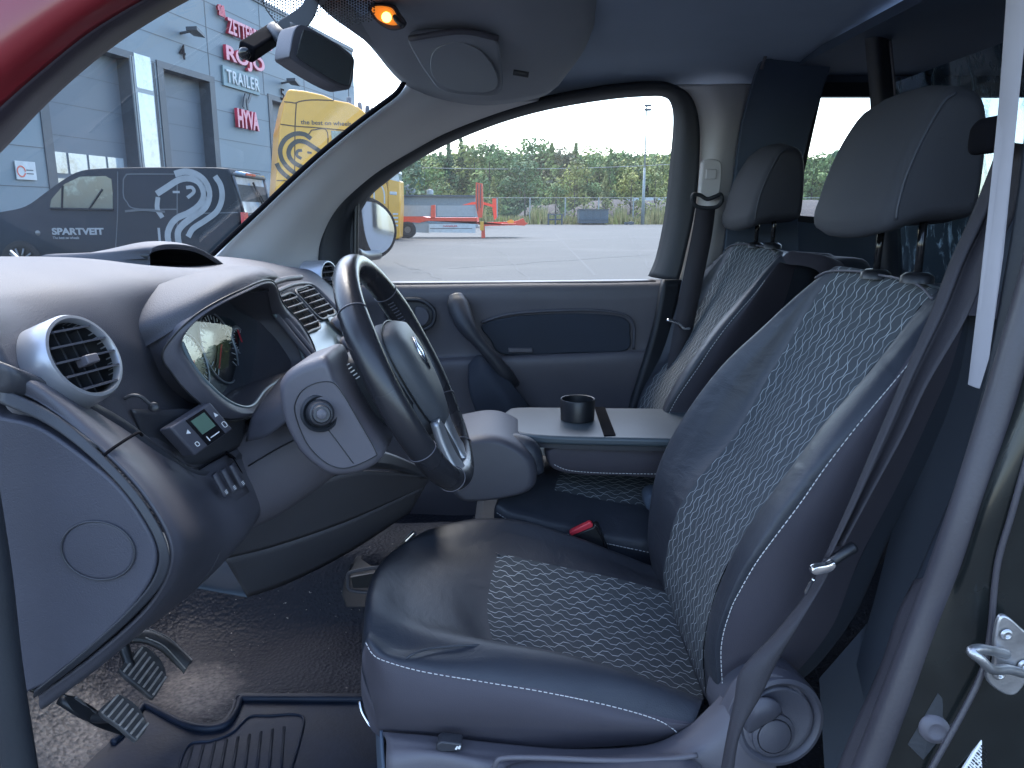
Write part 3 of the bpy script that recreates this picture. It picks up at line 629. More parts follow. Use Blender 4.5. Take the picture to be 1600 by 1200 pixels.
for px in (630, 637):
    mb = MB(); c = q3(px, 359, 0); c.y += (0 if px == 637 else 0.02); mb.lathe(c, nv_, [(.05, .0), (.16, .0), (.2, .03), (.36, .03), (.40, 0), (.40, -.3)], 28); wl = mb.build('wheel', G['tyre'], trl, True)
    mb = MB(); mb.lathe(c+nv_*.01, nv_, [(.001, .01), (.16, .01)], 20); mb.build('rim', G['rim'], wl)
# low shed behind the trailer
SY = 70
sh = thing('storage_shed', Vector((P(680, 345, SY).x, SY+3, 0)), 'long low grey shed with dark roof edge behind the trailer', 'building')
z0 = lambda Y: 345
prism('wall', [P(605, 306, SY), P(742, 307, SY), Vector((P(742, 307, SY).x, SY, 0)), Vector((P(605, 306, SY).x, SY, 0))], Vector((0, 6, 0)), G['shed'], sh)
prism('roof', [P(604, 304, SY-.3), P(744, 305, SY-.3), P(744, 307.5, SY-.3), P(604, 306.5, SY-.3)], Vector((0, 7, 0)), G['frame'], sh)
mb = MB()
for k in range(12): x = P(615+k*11, 320, SY).x; mb.box((x, SY-.03, 1.0), (.12, .05, 2.0))
mb.build('wall_ribs', G['facade'], sh)
for k, (px, py) in enumerate(((637, 295), (644, 300), (672, 302))):
    mb = MB(); mb.bar(P(px, 306, SY+2), P(px, py+3, SY+2), .12); mb.lathe(P(px, py+2, SY+2), UZ, [(.001, .5), (.3, .4), (.3, 0)], 10); mb.build('roof_vent', G['pole'], sh, True)
# ---------------- fence, skip, table, light pole
FY2 = PZ(900, 350.5, 0).y
fen = thing('mesh_fence', Vector((P(900, 340, FY2).x, FY2, 0)), 'wire mesh fence with pale posts along the far edge of the yard', 'fence')
ft = P(900, 309, FY2).z
for px in (700, 720, 745, 777, 828, 883, 935, 989, 1045, 1100, 1160, 1220, 1280, 1340):
    x = P(px, 340, FY2).x; mb = MB(); mb.bar(Vector((x, FY2, 0)), Vector((x, FY2, ft)), .08, 6); mb.build('post', G['pole'], fen)
x0, x1 = P(560, 340, FY2).x, P(1500, 340, FY2).x
mw, t_, b_ = nodes('wire_mesh'); t_.nodes.clear(); o_ = t_.nodes.new('ShaderNodeOutputMaterial'); tr_ = t_.nodes.new('ShaderNodeBsdfTransparent'); df_ = t_.nodes.new('ShaderNodeBsdfDiffuse'); df_.inputs[0].default_value = (.2, .22, .22, 1)
mx_ = t_.nodes.new('ShaderNodeMixShader'); mx_.inputs[0].default_value = .10; t_.links.new(tr_.outputs[0], mx_.inputs[1]); t_.links.new(df_.outputs[0], mx_.inputs[2]); t_.links.new(mx_.outputs[0], o_.inputs[0])
mesh('wire_panel', [Vector((x0, FY2+.15, 0.05)), Vector((x1, FY2+.15, 0.05)), Vector((x1, FY2+.15, ft)), Vector((x0, FY2+.15, ft))], [(0, 1, 2, 3)], mw, fen, False)
mb = MB(); mb.bar(Vector((x0, FY2, ft)), Vector((x1, FY2, ft)), .025, 6); mb.build('top_rail', G['pole'], fen)
CY = FY2-4
sk = thing('waste_skip', Vector((P(928, 349, CY).x, CY+1.5, 0)), 'dark blue-grey waste skip standing before the fence', 'skip')
prism('container', [P(*q, CY) for q in [(905, 328), (951, 328), (950.5, 344), (905.5, 344)]], Vector((0, 3, 0)), G['cont'], sk, bevel=.05)
prism('skid_base', [P(*q, CY) for q in [(905, 344), (951, 344), (950, 349), (905, 349)]], Vector((0, 3, 0)), G['frame'], sk)
prism('lid', [P(*q, CY-.1) for q in [(904, 326.5), (952, 326.8), (952, 328), (904, 328)]], Vector((0, 3.2, 0)), G['frame'], sk)
mb = MB()
for k in range(1, 4): mb.box((P(905+k*11.5, 336, CY).x, CY-.04, P(905, 336, CY).z), (.12, .08, 1.2))
mb.build('ribs', G['cont'], sk)
tb = thing('metal_table', Vector((P(867, 349, CY).x, CY, 0)), 'dark metal trestle rack standing left of the waste skip', 'rack')
mb = MB(); mb.prism([P(*q, CY) for q in [(856, 334), (879, 334), (879, 335.5), (856, 335.5)]], Vector((0, 1.2, 0))); mb.build('top', G['frame'], tb)
for px in (857, 868, 878):
    mb = MB(); mb.bar(P(px, 335, CY), Vector((P(px, 335, CY).x, CY, 0)), .1, 6); mb.build('leg', G['frame'], tb)
mb = MB(); mb.bar(P(857, 343, CY), P(878, 343, CY), .08, 6); mb.build('crossbar', G['frame'], tb)
PY_ = FY2-2
lp = thing('light_pole', Vector((P(1004, 349, PY_).x, PY_, 0)), 'tall pale light pole at the right of the yard fence', 'street lamp')
x = P(1004, 349, PY_).x
mb = MB(); mb.bar(Vector((x, PY_, 0)), Vector((x, PY_, P(1004, 262, PY_).z)), .22, 10, .12); mb.bar(Vector((x, PY_, P(1004, 262, PY_).z)), Vector((x, PY_, P(1004, 172, PY_).z)), .1, 10, .06); mb.build('pole', G['pole'], lp, True)
mb = MB(); zt = P(1004, 165, PY_).z
for dz in (0, -.45): mb.box((x+.1, PY_-.1, zt+dz), (.75, .5, .22)); 
mb.box((x, PY_, zt-.5), (.12, .12, 1.2)); mb.build('lamp_head', G['frame'], lp)
lg = thing('rubble_pieces', Vector((P(982, 349, CY).x, CY, 0)), 'few dark broken pieces lying by the fence near the light pole', 'debris')
mb = MB()
for k in range(6):
    c = Vector((P(977+k*2.4, 349, CY).x, CY+random.uniform(-.3, .3), .15)); mb.box(c, (random.uniform(.2, .5), .3, random.uniform(.15, .4)), Matrix.Rotation(random.random()*3, 3, 'Y'))
mb.build('pieces', G['frame'], lg)
# mound behind the fence
MY = FY2+14
rows = []
for j in range(9):
    row = []
    for i in range(90):
        px = 800+i*8; hh = 0
        x = P(px, 340, MY).x
        base = 345; t = max(0, min(1, (px-805)/60)); crest = (318-2*math.sin(px*.05)) if px < 880 else (322-4*math.sin((px-880)*.02) if px < 915 else 313)
        crest = 345+(crest-345)*min(1, max(0, (px-800)/30))
        if 868 < px < 905: crest += 8*(1-abs(px-886)/18)
        z = max(0, P(px, crest, MY+6).z)*math.sin(j/8*math.pi)**.7
        row.append(Vector((x*(MY+j*2)/MY, MY-8+j*3, z+pnoise(Vector((x*.4, j, 0)))*.25*math.sin(j/8*math.pi)-.02)))
    rows.append(row)
V, Fc = gridVF(rows); tag(mesh('hill', V, Fc, G['soil'], None, True), kind='structure')
# low white barrier on the mound
wl = thing('white_barrier', Vector((P(1010, 312, MY+6).x, MY+6, 0)), 'long low white barrier on top of the soil mound', 'barrier')
prism('panel', [P(*q, MY+10) for q in [(975, 309), (1100, 307), (1100, 313), (985, 314)]], Vector((0, .4, 0)), G['signwhite'], wl)
mb = MB()
for px in (990, 1016, 1050): mb.bar(P(px, 312, MY+10.2), Vector((P(px, 312, MY+10).x, MY+10.2, 0)), .15, 6)
mb.build('posts', G['frame'], wl)
# dry grass verge
V = []; Fc = []
rg = random.Random(3)
for k in range(9000):
    px = rg.uniform(690, 1140); Y = FY2+rg.uniform(-1.5, 9); x = (px-800)/F*1.02*Y
    h = rg.uniform(.3, 1.5)*(1.6 if abs(px-840) < 12 or abs(px-962) < 8 or px < 760 or px > 1000 else .8); a = rg.uniform(0, 3.14); d = Vector((math.cos(a), math.sin(a), 0))*.09; l = Vector((rg.uniform(-.3, .3), rg.uniform(-.3, .3), 0))
    b = len(V); p = Vector((x, Y, 0)); V += [p-d, p+d, p+l+UZ*h]; Fc.append((b, b+1, b+2))
o = mesh('grass', V, Fc, [G['dry'], LEAF[4]], None, False, [0 if rg.random() < .6 else 1 for _ in Fc]); tag(o, 'dry yellow tall grass growing along the mesh fence', 'grass', None, 'stuff')
# ---------------- trees
def tree(base, h, rx, leaf, kind, label, rg, dens=1.0, zlow=.12):
    t = thing('conifer_tree' if kind == 'c' else 'broadleaf_tree', base, label, 'tree', 'trees behind the yard fence')
    mb = MB(); mb.bar(base, base+UZ*h*.55, h*.018, 7, h*.010); mb.bar(base+UZ*h*.5, base+UZ*h*.92, h*.010, 6, h*.003)
    for k in range(5):
        a = rg.uniform(0, 6.28); z = rg.uniform(.3, .7)*h; mb.bar(base+UZ*z, base+UZ*(z+h*.15)+Vector((math.cos(a), math.sin(a), 0))*rx*.6, h*.006, 5, h*.002)
    mb.build('trunk', G['bark'], t, True)
    V = []; Fc = []
    if kind == 'c': cl = [(base+UZ*h*f+Vector((rg.uniform(-1, 1), rg.uniform(-1, 1), 0))*rx*(1-f)*.7, rx*(1.02-f)*.5+.12) for f in [zlow+(1-zlow)*(k/34) for k in range(35)]]
    else:
        cl = []
        for k in range(34):
            a = rg.uniform(0, 6.28); f = rg.uniform(zlow, 1); rr = rx*math.sqrt(max(0, 1-((f-.52)/.56)**2))*rg.uniform(.25, .95)
            cl.append((base+UZ*h*(f-.05)+Vector((math.cos(a)*rr, math.sin(a)*rr, 0)), rx*rg.uniform(.2, .42)))
    ls = h*.026
    for c, r in cl:
        for k in range(int(46*dens)):
            d = Vector((rg.gauss(0, 1), rg.gauss(0, 1), rg.gauss(0, 1))).normalized(); p = c+d*r*rg.uniform(.55, 1.08)
            n = (d+Vector((rg.uniform(-.7, .7), rg.uniform(-.7, .7), rg.uniform(-.2, .9)))).normalized(); u = n.orthogonal().normalized(); v = n.cross(u); s = ls*rg.uniform(.5, 1.2)
            b = len(V); V += [p-u*s, p-v*s*.7, p+u*s, p+v*s*.7]; Fc.append((b, b+1, b+2, b+3))
    mesh('crown', V, Fc, leaf, t, False)
rg = random.Random(11)
spots = [(628, 228, 0, 'b'), (650, 246, 0, 'b'), (603, 222, 0, 'b'), (672, 256, 2, 'b'), (690, 258, 1, 'c'), (703, 246, 0, 'c'), (722, 240, 0, 'c'), (742, 244, 2, 'b'), (765, 242, 1, 'b'), (790, 248, 1, 'b'), (812, 243, 1, 'b'), (832, 240, 1, 'b'), (850, 256, 3, 'b'), (861, 246, 2, 'c'), (880, 253, 3, 'b'), (898, 246, 2, 'c'), (917, 262, 1, 'b'),
         (935, 244, 2, 'b'), (952, 254, 1, 'c'), (970, 256, 1, 'b'), (990, 258, 2, 'b'), (1010, 256, 2, 'b'), (1032, 262, 1, 'c'), (1055, 260, 2, 'b'), (1210, 260, 1, 'b'), (1240, 256, 0, 'b'), (1265, 260, 1, 'b'), (1290, 258, 1, 'b'), (1315, 262, 0, 'b'), (1345, 262, 1, 'b'),
         (692, 292, 4, 'n'), (712, 308, 2, 'm'), (771, 292, 4, 'n'), (897, 276, 4, 'm'), (945, 284, 4, 'n'), (985, 284, 4, 'm'), (665, 272, 1, 'm'), (820, 268, 0, 'm'), (868, 290, 1, 'm'), (1022, 280, 2, 'm')]
names_ = ['dark green', 'mid green', 'olive green', 'brownish', 'yellow-green']
ordw = ['first', 'second', 'third', 'fourth', 'fifth', 'sixth', 'seventh', 'eighth', 'ninth', 'tenth']
cnt = {}
for i, (px, py, lf, c) in enumerate(sorted(spots)):
    near = c in 'nm'; c = 'c' if c in 'cn' else 'b'
    Y = (FY2+6+rg.uniform(0, 3)) if near else FY2+rg.uniform(26, 38)
    if py < 235: Y = 70 if px < 610 else 76
    hh = P(px, py-(6 if px > 680 else 12), Y).z*1.13; base = Vector((P(px, 340, Y).x, Y, 0)); wid = hh*(.24 if c == 'c' else .38)*rg.uniform(.9, 1.15)
    where = 'left of the orange mast' if px < 735 else 'behind the orange trailer drawbar' if px < 840 else 'left of the waste skip' if px < 905 else 'above the waste skip' if px < 960 else 'beside the light pole' if px < 1100 else 'seen through the rear side window'
    key = ('short' if near else 'tall', names_[lf], 'pointed conifer' if c == 'c' else 'round-crowned tree', where)
    cnt[key] = cnt.get(key, 0)+1; n_ = cnt[key]
    lab = '%s %s %s %s' % key
    if sum(1 for q in spots if ('short' if q[3] in 'nm' else 'tall', names_[q[2]]) == key[:2] and (('c' if q[3] in 'cn' else 'b') == c)) > 1 and n_ >= 1:
        lab += ', %s from the left' % ordw[n_-1]
    tree(base, hh, wid, LEAF[lf], c, lab, rg, 1.25 if not near else .9, .04)
# the wood behind reads as one mass
V = []; Fc = []; mi = []
for k in range(42000):
    px = rg.uniform(560, 1420); Y = FY2+rg.uniform(40, 60); top_ = 243+11*pnoise(Vector((px*.03, 3, 0)))+5*pnoise(Vector((px*.11, 8, 0)))
    if px < 1100 or px > 1150:
        f = rg.random(); x = (px-800)/F*1.02*Y; zt = P(px, top_, Y).z; p = Vector((x, Y, zt*f)); s = rg.uniform(.25, .7)
        n = Vector((rg.uniform(-1, 1), rg.uniform(-1.5, .2), rg.uniform(-.5, 1))).normalized(); u = n.orthogonal().normalized(); v = n.cross(u)
        b = len(V); V += [p-u*s, p-v*s*.7, p+u*s, p+v*s*.7]; Fc.append((b, b+1, b+2, b+3)); mi.append(int((pnoise(Vector((px*.02, f, 5)))+.5)*3) % 3)
o = mesh('forest', V, Fc, LEAF[:3], None, False, mi); tag(o, 'dense green woodland mass behind the single trees', 'forest', None, 'stuff')
# power line on thin poles in front of the wood
pw = thing('power_line', Vector((P(800, 340, FY2+20).x, FY2+20, 0)), 'thin overhead wire sagging in front of the trees', 'wire')
mb = MB(); a, b = P(660, 262, FY2+20), P(1060, 256, FY2+20)
c = [a.lerp(b, k/10)-UZ*(1-((k-5)/5)**2)*.4 for k in range(11)]
for k in range(10): mb.bar(c[k], c[k+1], .035, 4)
mb.build('wire', G['pole'], pw)
M_['void2'] = mat('inset_cloth', (.022, .028, .042), .8)
# ================================================================== VAN INTERIOR
FZ = .25            # cabin floor height
v3 = Vector
# ---------------- shell
shell = thing('van_cabin', Vector((0.3, 1.4, 0)), 'cabin shell of the van with grey headliner, pale pillars and dark lining', 'van cabin')
YF = 2.20           # inner face of the far side
# ceiling
ceil_rows = [[v3(q) for q in r] for r in [
    [(-.30, 2.235, 1.305), (-.18, 2.245, 1.363), (.11, 2.25, 1.452), (.40, 2.25, 1.478), (.76, 2.25, 1.478)],
    [(-.30, 2.19, 1.33), (-.18, 2.20, 1.388), (.11, 2.205, 1.472), (.40, 2.205, 1.500), (.76, 2.205, 1.500)],
    [(-.25, 2.02, 1.46), (-.12, 2.04, 1.485), (.13, 2.06, 1.52), (.42, 2.06, 1.53), (.76, 2.06, 1.53)],
    [(-.30, 1.6, 1.53), (-.12, 1.6, 1.55), (.15, 1.6, 1.555), (.48, 1.6, 1.555), (.76, 1.6, 1.555)],
    [(-.32, .9, 1.51), (-.12, .9, 1.535), (.15, .9, 1.54), (.48, .9, 1.54), (.76, .9, 1.54)],
    [(-.28, .62, 1.45), (-.12, .58, 1.48), (.15, .56, 1.49), (.48, .56, 1.49), (.76, .56, 1.49)]]]
surf('headliner', ceil_rows, M_['headliner'], shell, 24, 30, solid=.02, off=1)
# far door opening: outer edge of the seal and glass edge, as pixel outlines on the far side
seal_o = [(497, 412), (500, 380), (515, 340), (545, 302), (590, 266), (640, 236), (700, 204), (780, 173), (860, 151), (950, 135), (1020, 129), (1052, 134), (1078, 150), (1091, 185), (1093, 240), (1087, 320), (1070, 400), (1060, 441), (1040, 560), (1010, 680)]
seal_i = [(560, 432), (553, 390), (555, 345), (575, 306), (600, 283), (640, 254), (700, 221), (780, 189), (860, 167), (950, 152), (1010, 147), (1038, 148), (1051, 160), (1055, 190), (1050, 250), (1042, 330), (1028, 400), (1015, 432)]
def bandof(name, A, B, ya, yb, m, par, n=60, th=.012, mid=None):
    rows = [[P(x, y, ya) for x, y in A]] + ([[P((a[0]+b[0])/2, (a[1]+b[1])/2, mid) for a, b in zip(cr([v3((*q, 0)) for q in A], 20), cr([v3((*q, 0)) for q in B], 20))]] if mid else []) + [[P(x, y, yb) for x, y in B]]
    rows = [cr(r, n) for r in rows]
    return surf(name, rows, m, par, 8, n, solid=th)
# A pillar trim on the far side
A_out = [(300, 430), (338, 399), (362, 373), (412, 326), (458, 282), (502, 242), (548, 204), (592, 170), (622, 147), (640, 126)]
A_mid = [(400, 428), (420, 402), (444, 368), (486, 320), (522, 280), (560, 244), (606, 208), (650, 182), (690, 164), (725, 146)]
A_in = [(505, 440), (502, 395), (510, 360), (524, 330), (548, 303), (590, 269), (640, 239), (700, 207), (780, 176), (850, 155)]
surf('pillar_trim', [[P(*q, 1.98) for q in A_out], [P(*q, 2.05) for q in A_mid], [P(*q, 2.185) for q in A_in]], M_['trim'], shell, 16, 50, solid=.012)
# edge of the windscreen along that pillar (black band)
W_e = [(150, 560), (330, 402), (360, 373), (410, 326), (456, 282), (500, 242), (546, 204), (590, 170), (620, 147), (633, 128)]
tube('windscreen_seal', [P(x-1, y-1, 1.955) for x, y in W_e[1:]]+[P(636, 118, 1.95)], .0065, M_['void'], shell, 80, 8)
# windscreen header, runs from the far pillar towards the camera side
hdr = [v3((-.262, 1.99, 1.50)), v3((-.30, 1.85, 1.535)), v3((-.335, 1.5, 1.555)), v3((-.345, 1.2, 1.56)), v3((-.33, .9, 1.545)), v3((-.27, .72, 1.50))]
H_px = [(634, 124, 1.99), (632, 112, 1.98), (618, 96, 1.92), (590, 76, 1.8), (550, 48, 1.66), (505, 14, 1.5), (470, -30, 1.35), (430, -120, 1.15)]
hp = PP(H_px)
surf('windscreen_header', [hp, [p+v3((.05, .0, .035)) for p in hp], [p+v3((.22, .05, .085)) for p in hp]], M_['shelf'], shell, 8, 40, solid=.012)
# B pillar trim far side
B_l = [(1052, 134), (1078, 150), (1091, 185), (1093, 240), (1087, 320), (1070, 400), (1060, 441)]
B_m = [(1110, 132), (1122, 150), (1130, 185), (1122, 240), (1118, 320), (1104, 400), (1090, 441)]
B_r = [(1176, 131), (1170, 150), (1160, 185), (1150, 240), (1138, 330), (1126, 400), (1114, 441)]
surf('door_pillar_trim', [[P(*q, 2.19) for q in B_l], [P(*q, 2.15) for q in B_m], [P(*q, 2.19) for q in B_r]], M_['trim'], shell, 10, 30, solid=.01)
surf('lower_pillar_trim', [[P(*q, 2.215) for q in [(1036, 436), (1016, 540), (975, 720)]], [P(*q, 2.14) for q in [(1095, 442), (1070, 540), (1040, 700)]], [P(*q, 2.18) for q in [(1150, 442), (1150, 540), (1150, 720)]]], M_['dark'], shell, 8, 10, solid=.01)
# rear part of the cabin: dark lining with the sliding door window
RW = [(1278, 130), (1262, 190), (1240, 290), (1234, 345), (1300, 352), (1480, 356), (1640, 360), (1640, 130)]
RWi = [(1280, 152), (1268, 205), (1247, 300), (1238, 336), (1300, 341), (1480, 344), (1640, 348), (1640, 152)]
def ringwall(name, outer, inner, y, m, par, th=.02):
    n = 48; a = [p for i in range(len(outer)) for p in ()]
    def dens(l):
        out = []
        for i in range(len(l)):
            p, q = P(*l[i], y), P(*l[(i+1) % len(l)], y); out += [p.lerp(q, k/6) for k in range(6)]
        return out
    V, Fc = gridVF([dens(outer), dens(inner)], False, True); return mesh(name, V, Fc, m, par, False, solid=th)
RO = [(1150, 60), (1130, 240), (1110, 400), (1090, 700), (1400, 760), (1600, 760), (2400, 760), (2400, 60)]
YR = 2.24
ringwall('side_lining', RO, RW, YR, M_['dark'], shell)
ringwall('window_rubber', RW, RWi, YR-.005, M_['rubber'], shell, .03)
mesh('rear_side_window', [P(*q, YR+.03) for q in RWi], [tuple(range(8))], M_['glass'], shell, False)
prism('window_pillar', PP([(1408, 120, YR-.03), (1515, 120, YR-.03), (1525, 365, YR-.03), (1402, 360, YR-.03)]), v3((0, .03, 0)), M_['dark'], shell)
box('roof_lining', (2.12, 1.43, 1.53), (2.78, 1.72, .02), M_['dark'], shell)
box('tail_wall', (3.3, 1.45, .85), (.02, 1.9, 1.4), M_['dark'], shell)
box('near_side_lining', (2.02, .62, .85), (2.55, .02, 1.36), M_['dark'], shell)
box('outer_side_panel', (2.02, .60, .82), (2.56, .015, 1.34), M_['blackbody'], shell, bevel=.005)
box('load_floor', (2.1, 1.45, FZ-.02), (2.4, 1.9, .03), M_['dark'], shell)
# pale edge of the bulkhead moulding
tube('bulkhead_edge', PP([(1205, -10, 2.0), (1202, 60, 2.02), (1190, 108, 2.05)]), .004, M_['plastic_lt'], shell)
prism('bulkhead_panel', PP([(1208, -60, 2.05), (1202, 60, 2.05), (1180, 118, 2.1), (1160, 190, 2.13), (1140, 330, 2.15), (1128, 420, 2.15), (1220, 470, 2.15), (1250, 400, 2.15), (1245, 290, 2.15), (1270, 190, 2.13), (1300, 100, 2.1), (1320, -60, 2.05)]), v3((0, .02, 0)), M_['dark'], shell, bevel=.004)
# cabin floor, toe board and tunnel
fr = []
for y in (.62, .8, 1.0, 1.2, 1.4, 1.52, 1.60, 1.66, 1.8, 2.0, 2.2):
    h = 0 if y < 1.5 else (.02 if y < 1.56 else (.10 if y < 1.62 else .14))
    h2 = h if y < 1.9 else .02
    fr.append([v3((x, y, FZ+h2+dz)) for x, dz in ((-1.02, .42), (-.95, .30), (-.84, .12), (-.74, .02), (-.60, 0), (-.4, 0), (-.2, .0), (0.1, 0), (.5, 0), (.9, 0))])
surf('floor_covering', fr, M_['floor'], shell, 50, 60, solid=.01, wob=.006)
prism('firewall', [v3((-1.03, .62, FZ+.3)), v3((-1.03, 2.22, FZ+.3)), v3((-1.1, 2.22, 1.0)), v3((-1.1, .62, 1.0))], v3((-.02, 0, 0)), M_['dark'], shell)
# windscreen
wsp = [[P(-420, 420, .80), P(-120, 250, .80), P(60, 105, .80), P(285, -60, .80)], [P(-150, 440, 1.4), P(60, 300, 1.4), P(250, 120, 1.4), P(470, -30, 1.40)], [P(300, 415, 2.0), P(432, 292, 2.0), P(540, 190, 2.0), P(632, 118, 2.0)]]
surf('windscreen', wsp, M_['windscreen'], shell, 14, 14)
# dotted black band at the windscreen top around the mirror foot
dm = MB()
for i in range(44):
    for j in range(17):
        px = 404+i*4.2; py = -26+j*4.4+(i % 2)*2.2
        lo = 48-abs(px-470)*.16 if px < 545 else 20
        edge = 14+(px-404)*.42 if px < 440 else 60
        if px > 480: lo = 50-(px-500)*.2
        if px < 450 and py > 2+(px-404)*1.15: continue
        if py > lo: continue
        p = P(px, py, 1.47); r = .0016*(1.35-.9*max(0, py)/55)
        if r > .0003: dm.add([p+v3((math.cos(a)*r, 0, math.sin(a)*r)) for a in [k*math.pi/3 for k in range(6)]], [tuple(range(6))])
dm.build('windscreen_dots', M_['frit'] if 'frit' in M_ else M_['black'], shell)
# near side windscreen pillar (red paint outside, dark seal inside)
A0 = [(-60, 290), (0, 232), (60, 168), (120, 112), (180, 64), (240, 25), (290, -3), (340, -28)]
A1 = [(-110, 262), (-45, 205), (15, 150), (75, 98), (135, 50), (195, 12), (245, -15), (295, -40)]
A2 = [(-140, 190), (-80, 140), (-20, 92), (40, 48), (100, 8), (160, -25), (210, -50), (260, -70)]
A3 = [(-200, 60), (-150, 10), (-90, -30), (-40, -60), (20, -90), (80, -110), (140, -130), (200, -140)]
surf('near_pillar_seal', [[P(*q, .80) for q in A0], [P(*q, .74) for q in [((a[0]+b[0])/2, (a[1]+b[1])/2) for a, b in zip(A0, A1)]], [P(*q, .72) for q in A1]], M_['seal_plum'], shell, 10, 30, solid=.006)
surf('near_pillar_paint', [[P(*q, .72) for q in A1], [P(*q, .69) for q in A2], [P(*q, .70) for q in A3]], M_['redbody'], shell, 16, 30, solid=.004)
tube('near_pillar_rubber', [P(a[0]*.5+b[0]*.5, a[1]*.5+b[1]*.5, .715) for a, b in zip(A1, A2)], .009, M_['seal_plum'], shell)
# wipers + scuttle beyond the glass
surf('scuttle', [[P(-200, 462, 1.0), P(-60, 440, 1.6), P(100, 416, 2.0), P(300, 415, 2.3)], [P(-200, 420, 1.1), P(-60, 418, 1.7), P(60, 405, 2.1), P(300, 412, 2.5)]], M_['black'], shell, 6, 16, solid=.01)
wp = thing('windscreen_wiper', P(30, 405, 1.9), 'thin dark wiper blade resting at the foot of the windscreen', 'wiper')
mb = MB(); mb.bar(P(-20, 409, 1.8), P(54, 404, 1.9), .004, 6); mb.build('blade', M_['black'], wp); mb = MB(); mb.bar(P(17, 392, 1.9), P(30, 404, 1.88), .003, 6); mb.bar(P(30, 404, 1.88), P(56, 405, 1.9), .0045, 6); mb.build('arm', M_['steel'], wp)
# ---------------- overhead shelf, visor, dome lamp
ovh = thing('overhead_console', P(700, 80, 1.8), 'moulded grey overhead console above the windscreen, rounded at its rear edge', 'console')
o_rows = [PP([(505, 5, 1.52), (470, -60, 1.4), (440, -120, 1.2)]), PP([(575, 62, 1.76), (560, -20, 1.52), (540, -120, 1.25)]), PP([(640, 130, 1.98), (680, 20, 1.62), (680, -120, 1.3)]), PP([(740, 158, 2.02), (800, 60, 1.68), (800, -120, 1.3)]), PP([(835, 148, 2.02), (890, 60, 1.72), (900, -120, 1.35)]), PP([(870, 128, 2.0), (918, 50, 1.75), (935, -120, 1.4)])]
surf('housing', o_rows, M_['shelf'], ovh, 40, 20, solid=.02, off=0)
surf('housing_edge', [[p+v3((0, 0, .0)) for p in o_rows[-1]], [p+v3((.035, .0, .05)) for p in o_rows[-1]]], M_['shelf'], ovh, 4, 16)
vis = thing('sun_visor', P(720, 100, 1.85), 'folded grey sun visor above the passenger door window', 'sun visor')
vz = [(640, 58, 1.84), (700, 52, 1.80), (770, 60, 1.82), (782, 95, 1.9), (782, 146, 1.98), (735, 150, 2.0), (690, 142, 1.99), (668, 118, 1.96), (650, 90, 1.9)]
vp = [EYE+(p-EYE)*.90 for p in PP(vz)]
prism('panel', vp, v3((0, .012, .012)), M_['shelf'], vis, bevel=.004, n=54)
mi_ = [(672, 100), (680, 78), (712, 66), (745, 76), (768, 100), (778, 125), (770, 142), (735, 145), (700, 138), (678, 122)]
prism('mirror_cover', [EYE+(p-EYE)*.896 for p in PP([(x, y, 1.83+(y-60)*.0017) for x, y in mi_])], v3((0, .008, .005)), M_['shelf'], vis, bevel=.0015, n=40)
tube('hinge_rod', [EYE+(p-EYE)*.90 for p in PP([(640, 60, 1.84), (720, 49, 1.79), (778, 60, 1.81)])], .006, M_['plastic'], vis)
clip = tube('visor_clip', PP([(802, 113, 1.74), (826, 117, 1.74)]), .006, M_['plastic_dk'], ovh)
lampg = thing('dome_lamp', P(605, 25, 1.6), 'lit amber map lamp in the overhead console, with a small switch', 'lamp')
lo_ = [(575, 10), (590, 7), (612, 9), (622, 22), (633, 42), (612, 48), (592, 38), (580, 24)]
prism('frame', [P(*q, 1.545) for q in lo_], v3((0, .03, .01)), M_['plastic'], lampg, bevel=.003, n=32)
li_ = [(580, 13), (592, 10), (610, 13), (618, 24), (622, 38), (608, 39), (592, 32), (584, 22)]
M_['amber'] = mat('amber_lens', (.75, .20, .03), .3, emis=(1.0, .28, .03), est=.10)
M_['bulb'] = mat('lamp_bulb', (1, .7, .2), .3, emis=(1, .55, .12), est=.9)
prism('lens', [P(*q, 1.532) for q in li_], v3((0, .012, .004)), M_['amber'], lampg, bevel=.002, n=32)
bc = P(604, 27, 1.528); mb = MB(); mb.lathe(bc, v3((.2, -1, -.3)), [(.0001, .004), (.005, .003), (.009, 0), (.009, -.003)], 20); bb = mb.build('bulb', M_['bulb'], lampg, True)
tube('switch', PP([(616, 26, 1.52), (628, 40, 1.51)]), .005, M_['plastic_dk'], lampg)
# ---------------- rear view mirror + dash camera
rm = thing('rear_view_mirror', P(500, 70, 1.45), 'black framed rear-view mirror hanging from the windscreen on a wide foot', 'rear-view mirror')
prism('foot', [P(*q, 1.44) for q in [(434, 38), (437, 32), (452, 22), (474, 4), (482, -30), (506, -30), (498, 4), (492, 24), (480, 42), (466, 54), (458, 60), (450, 52)]], v3((-.01, .045, .01)), M_['plastic_dk'], rm, bevel=.006, n=50, seg=3)
tube('stem', PP([(470, 42, 1.44), (466, 56, 1.44), (470, 66, 1.43)]), [.020, .014, .018], M_['plastic_dk'], rm)
mo = [(460, 46, 1.39), (474, 39, 1.39), (500, 52, 1.41), (530, 70, 1.43), (552, 88, 1.45), (554, 104, 1.45), (550, 130, 1.45), (543, 140, 1.45), (520, 132, 1.43), (485, 112, 1.41), (458, 94, 1.39), (453, 84, 1.38)]
prism('housing', PP(mo), v3((-.035, .03, .0)), M_['plastic'], rm, bevel=.006, n=60, seg=3)
mg = [(471, 52, 1.385), (477, 48, 1.385), (500, 58, 1.405), (528, 76, 1.425), (548, 92, 1.445), (549, 103, 1.445), (546, 126, 1.445), (541, 134, 1.445), (520, 126, 1.425), (485, 105, 1.405), (464, 90, 1.385), (463, 84, 1.385)]
M_['mirr_dk'] = mat('dim_mirror_glass', (.22, .24, .25), .06, metal=.8, var=0)
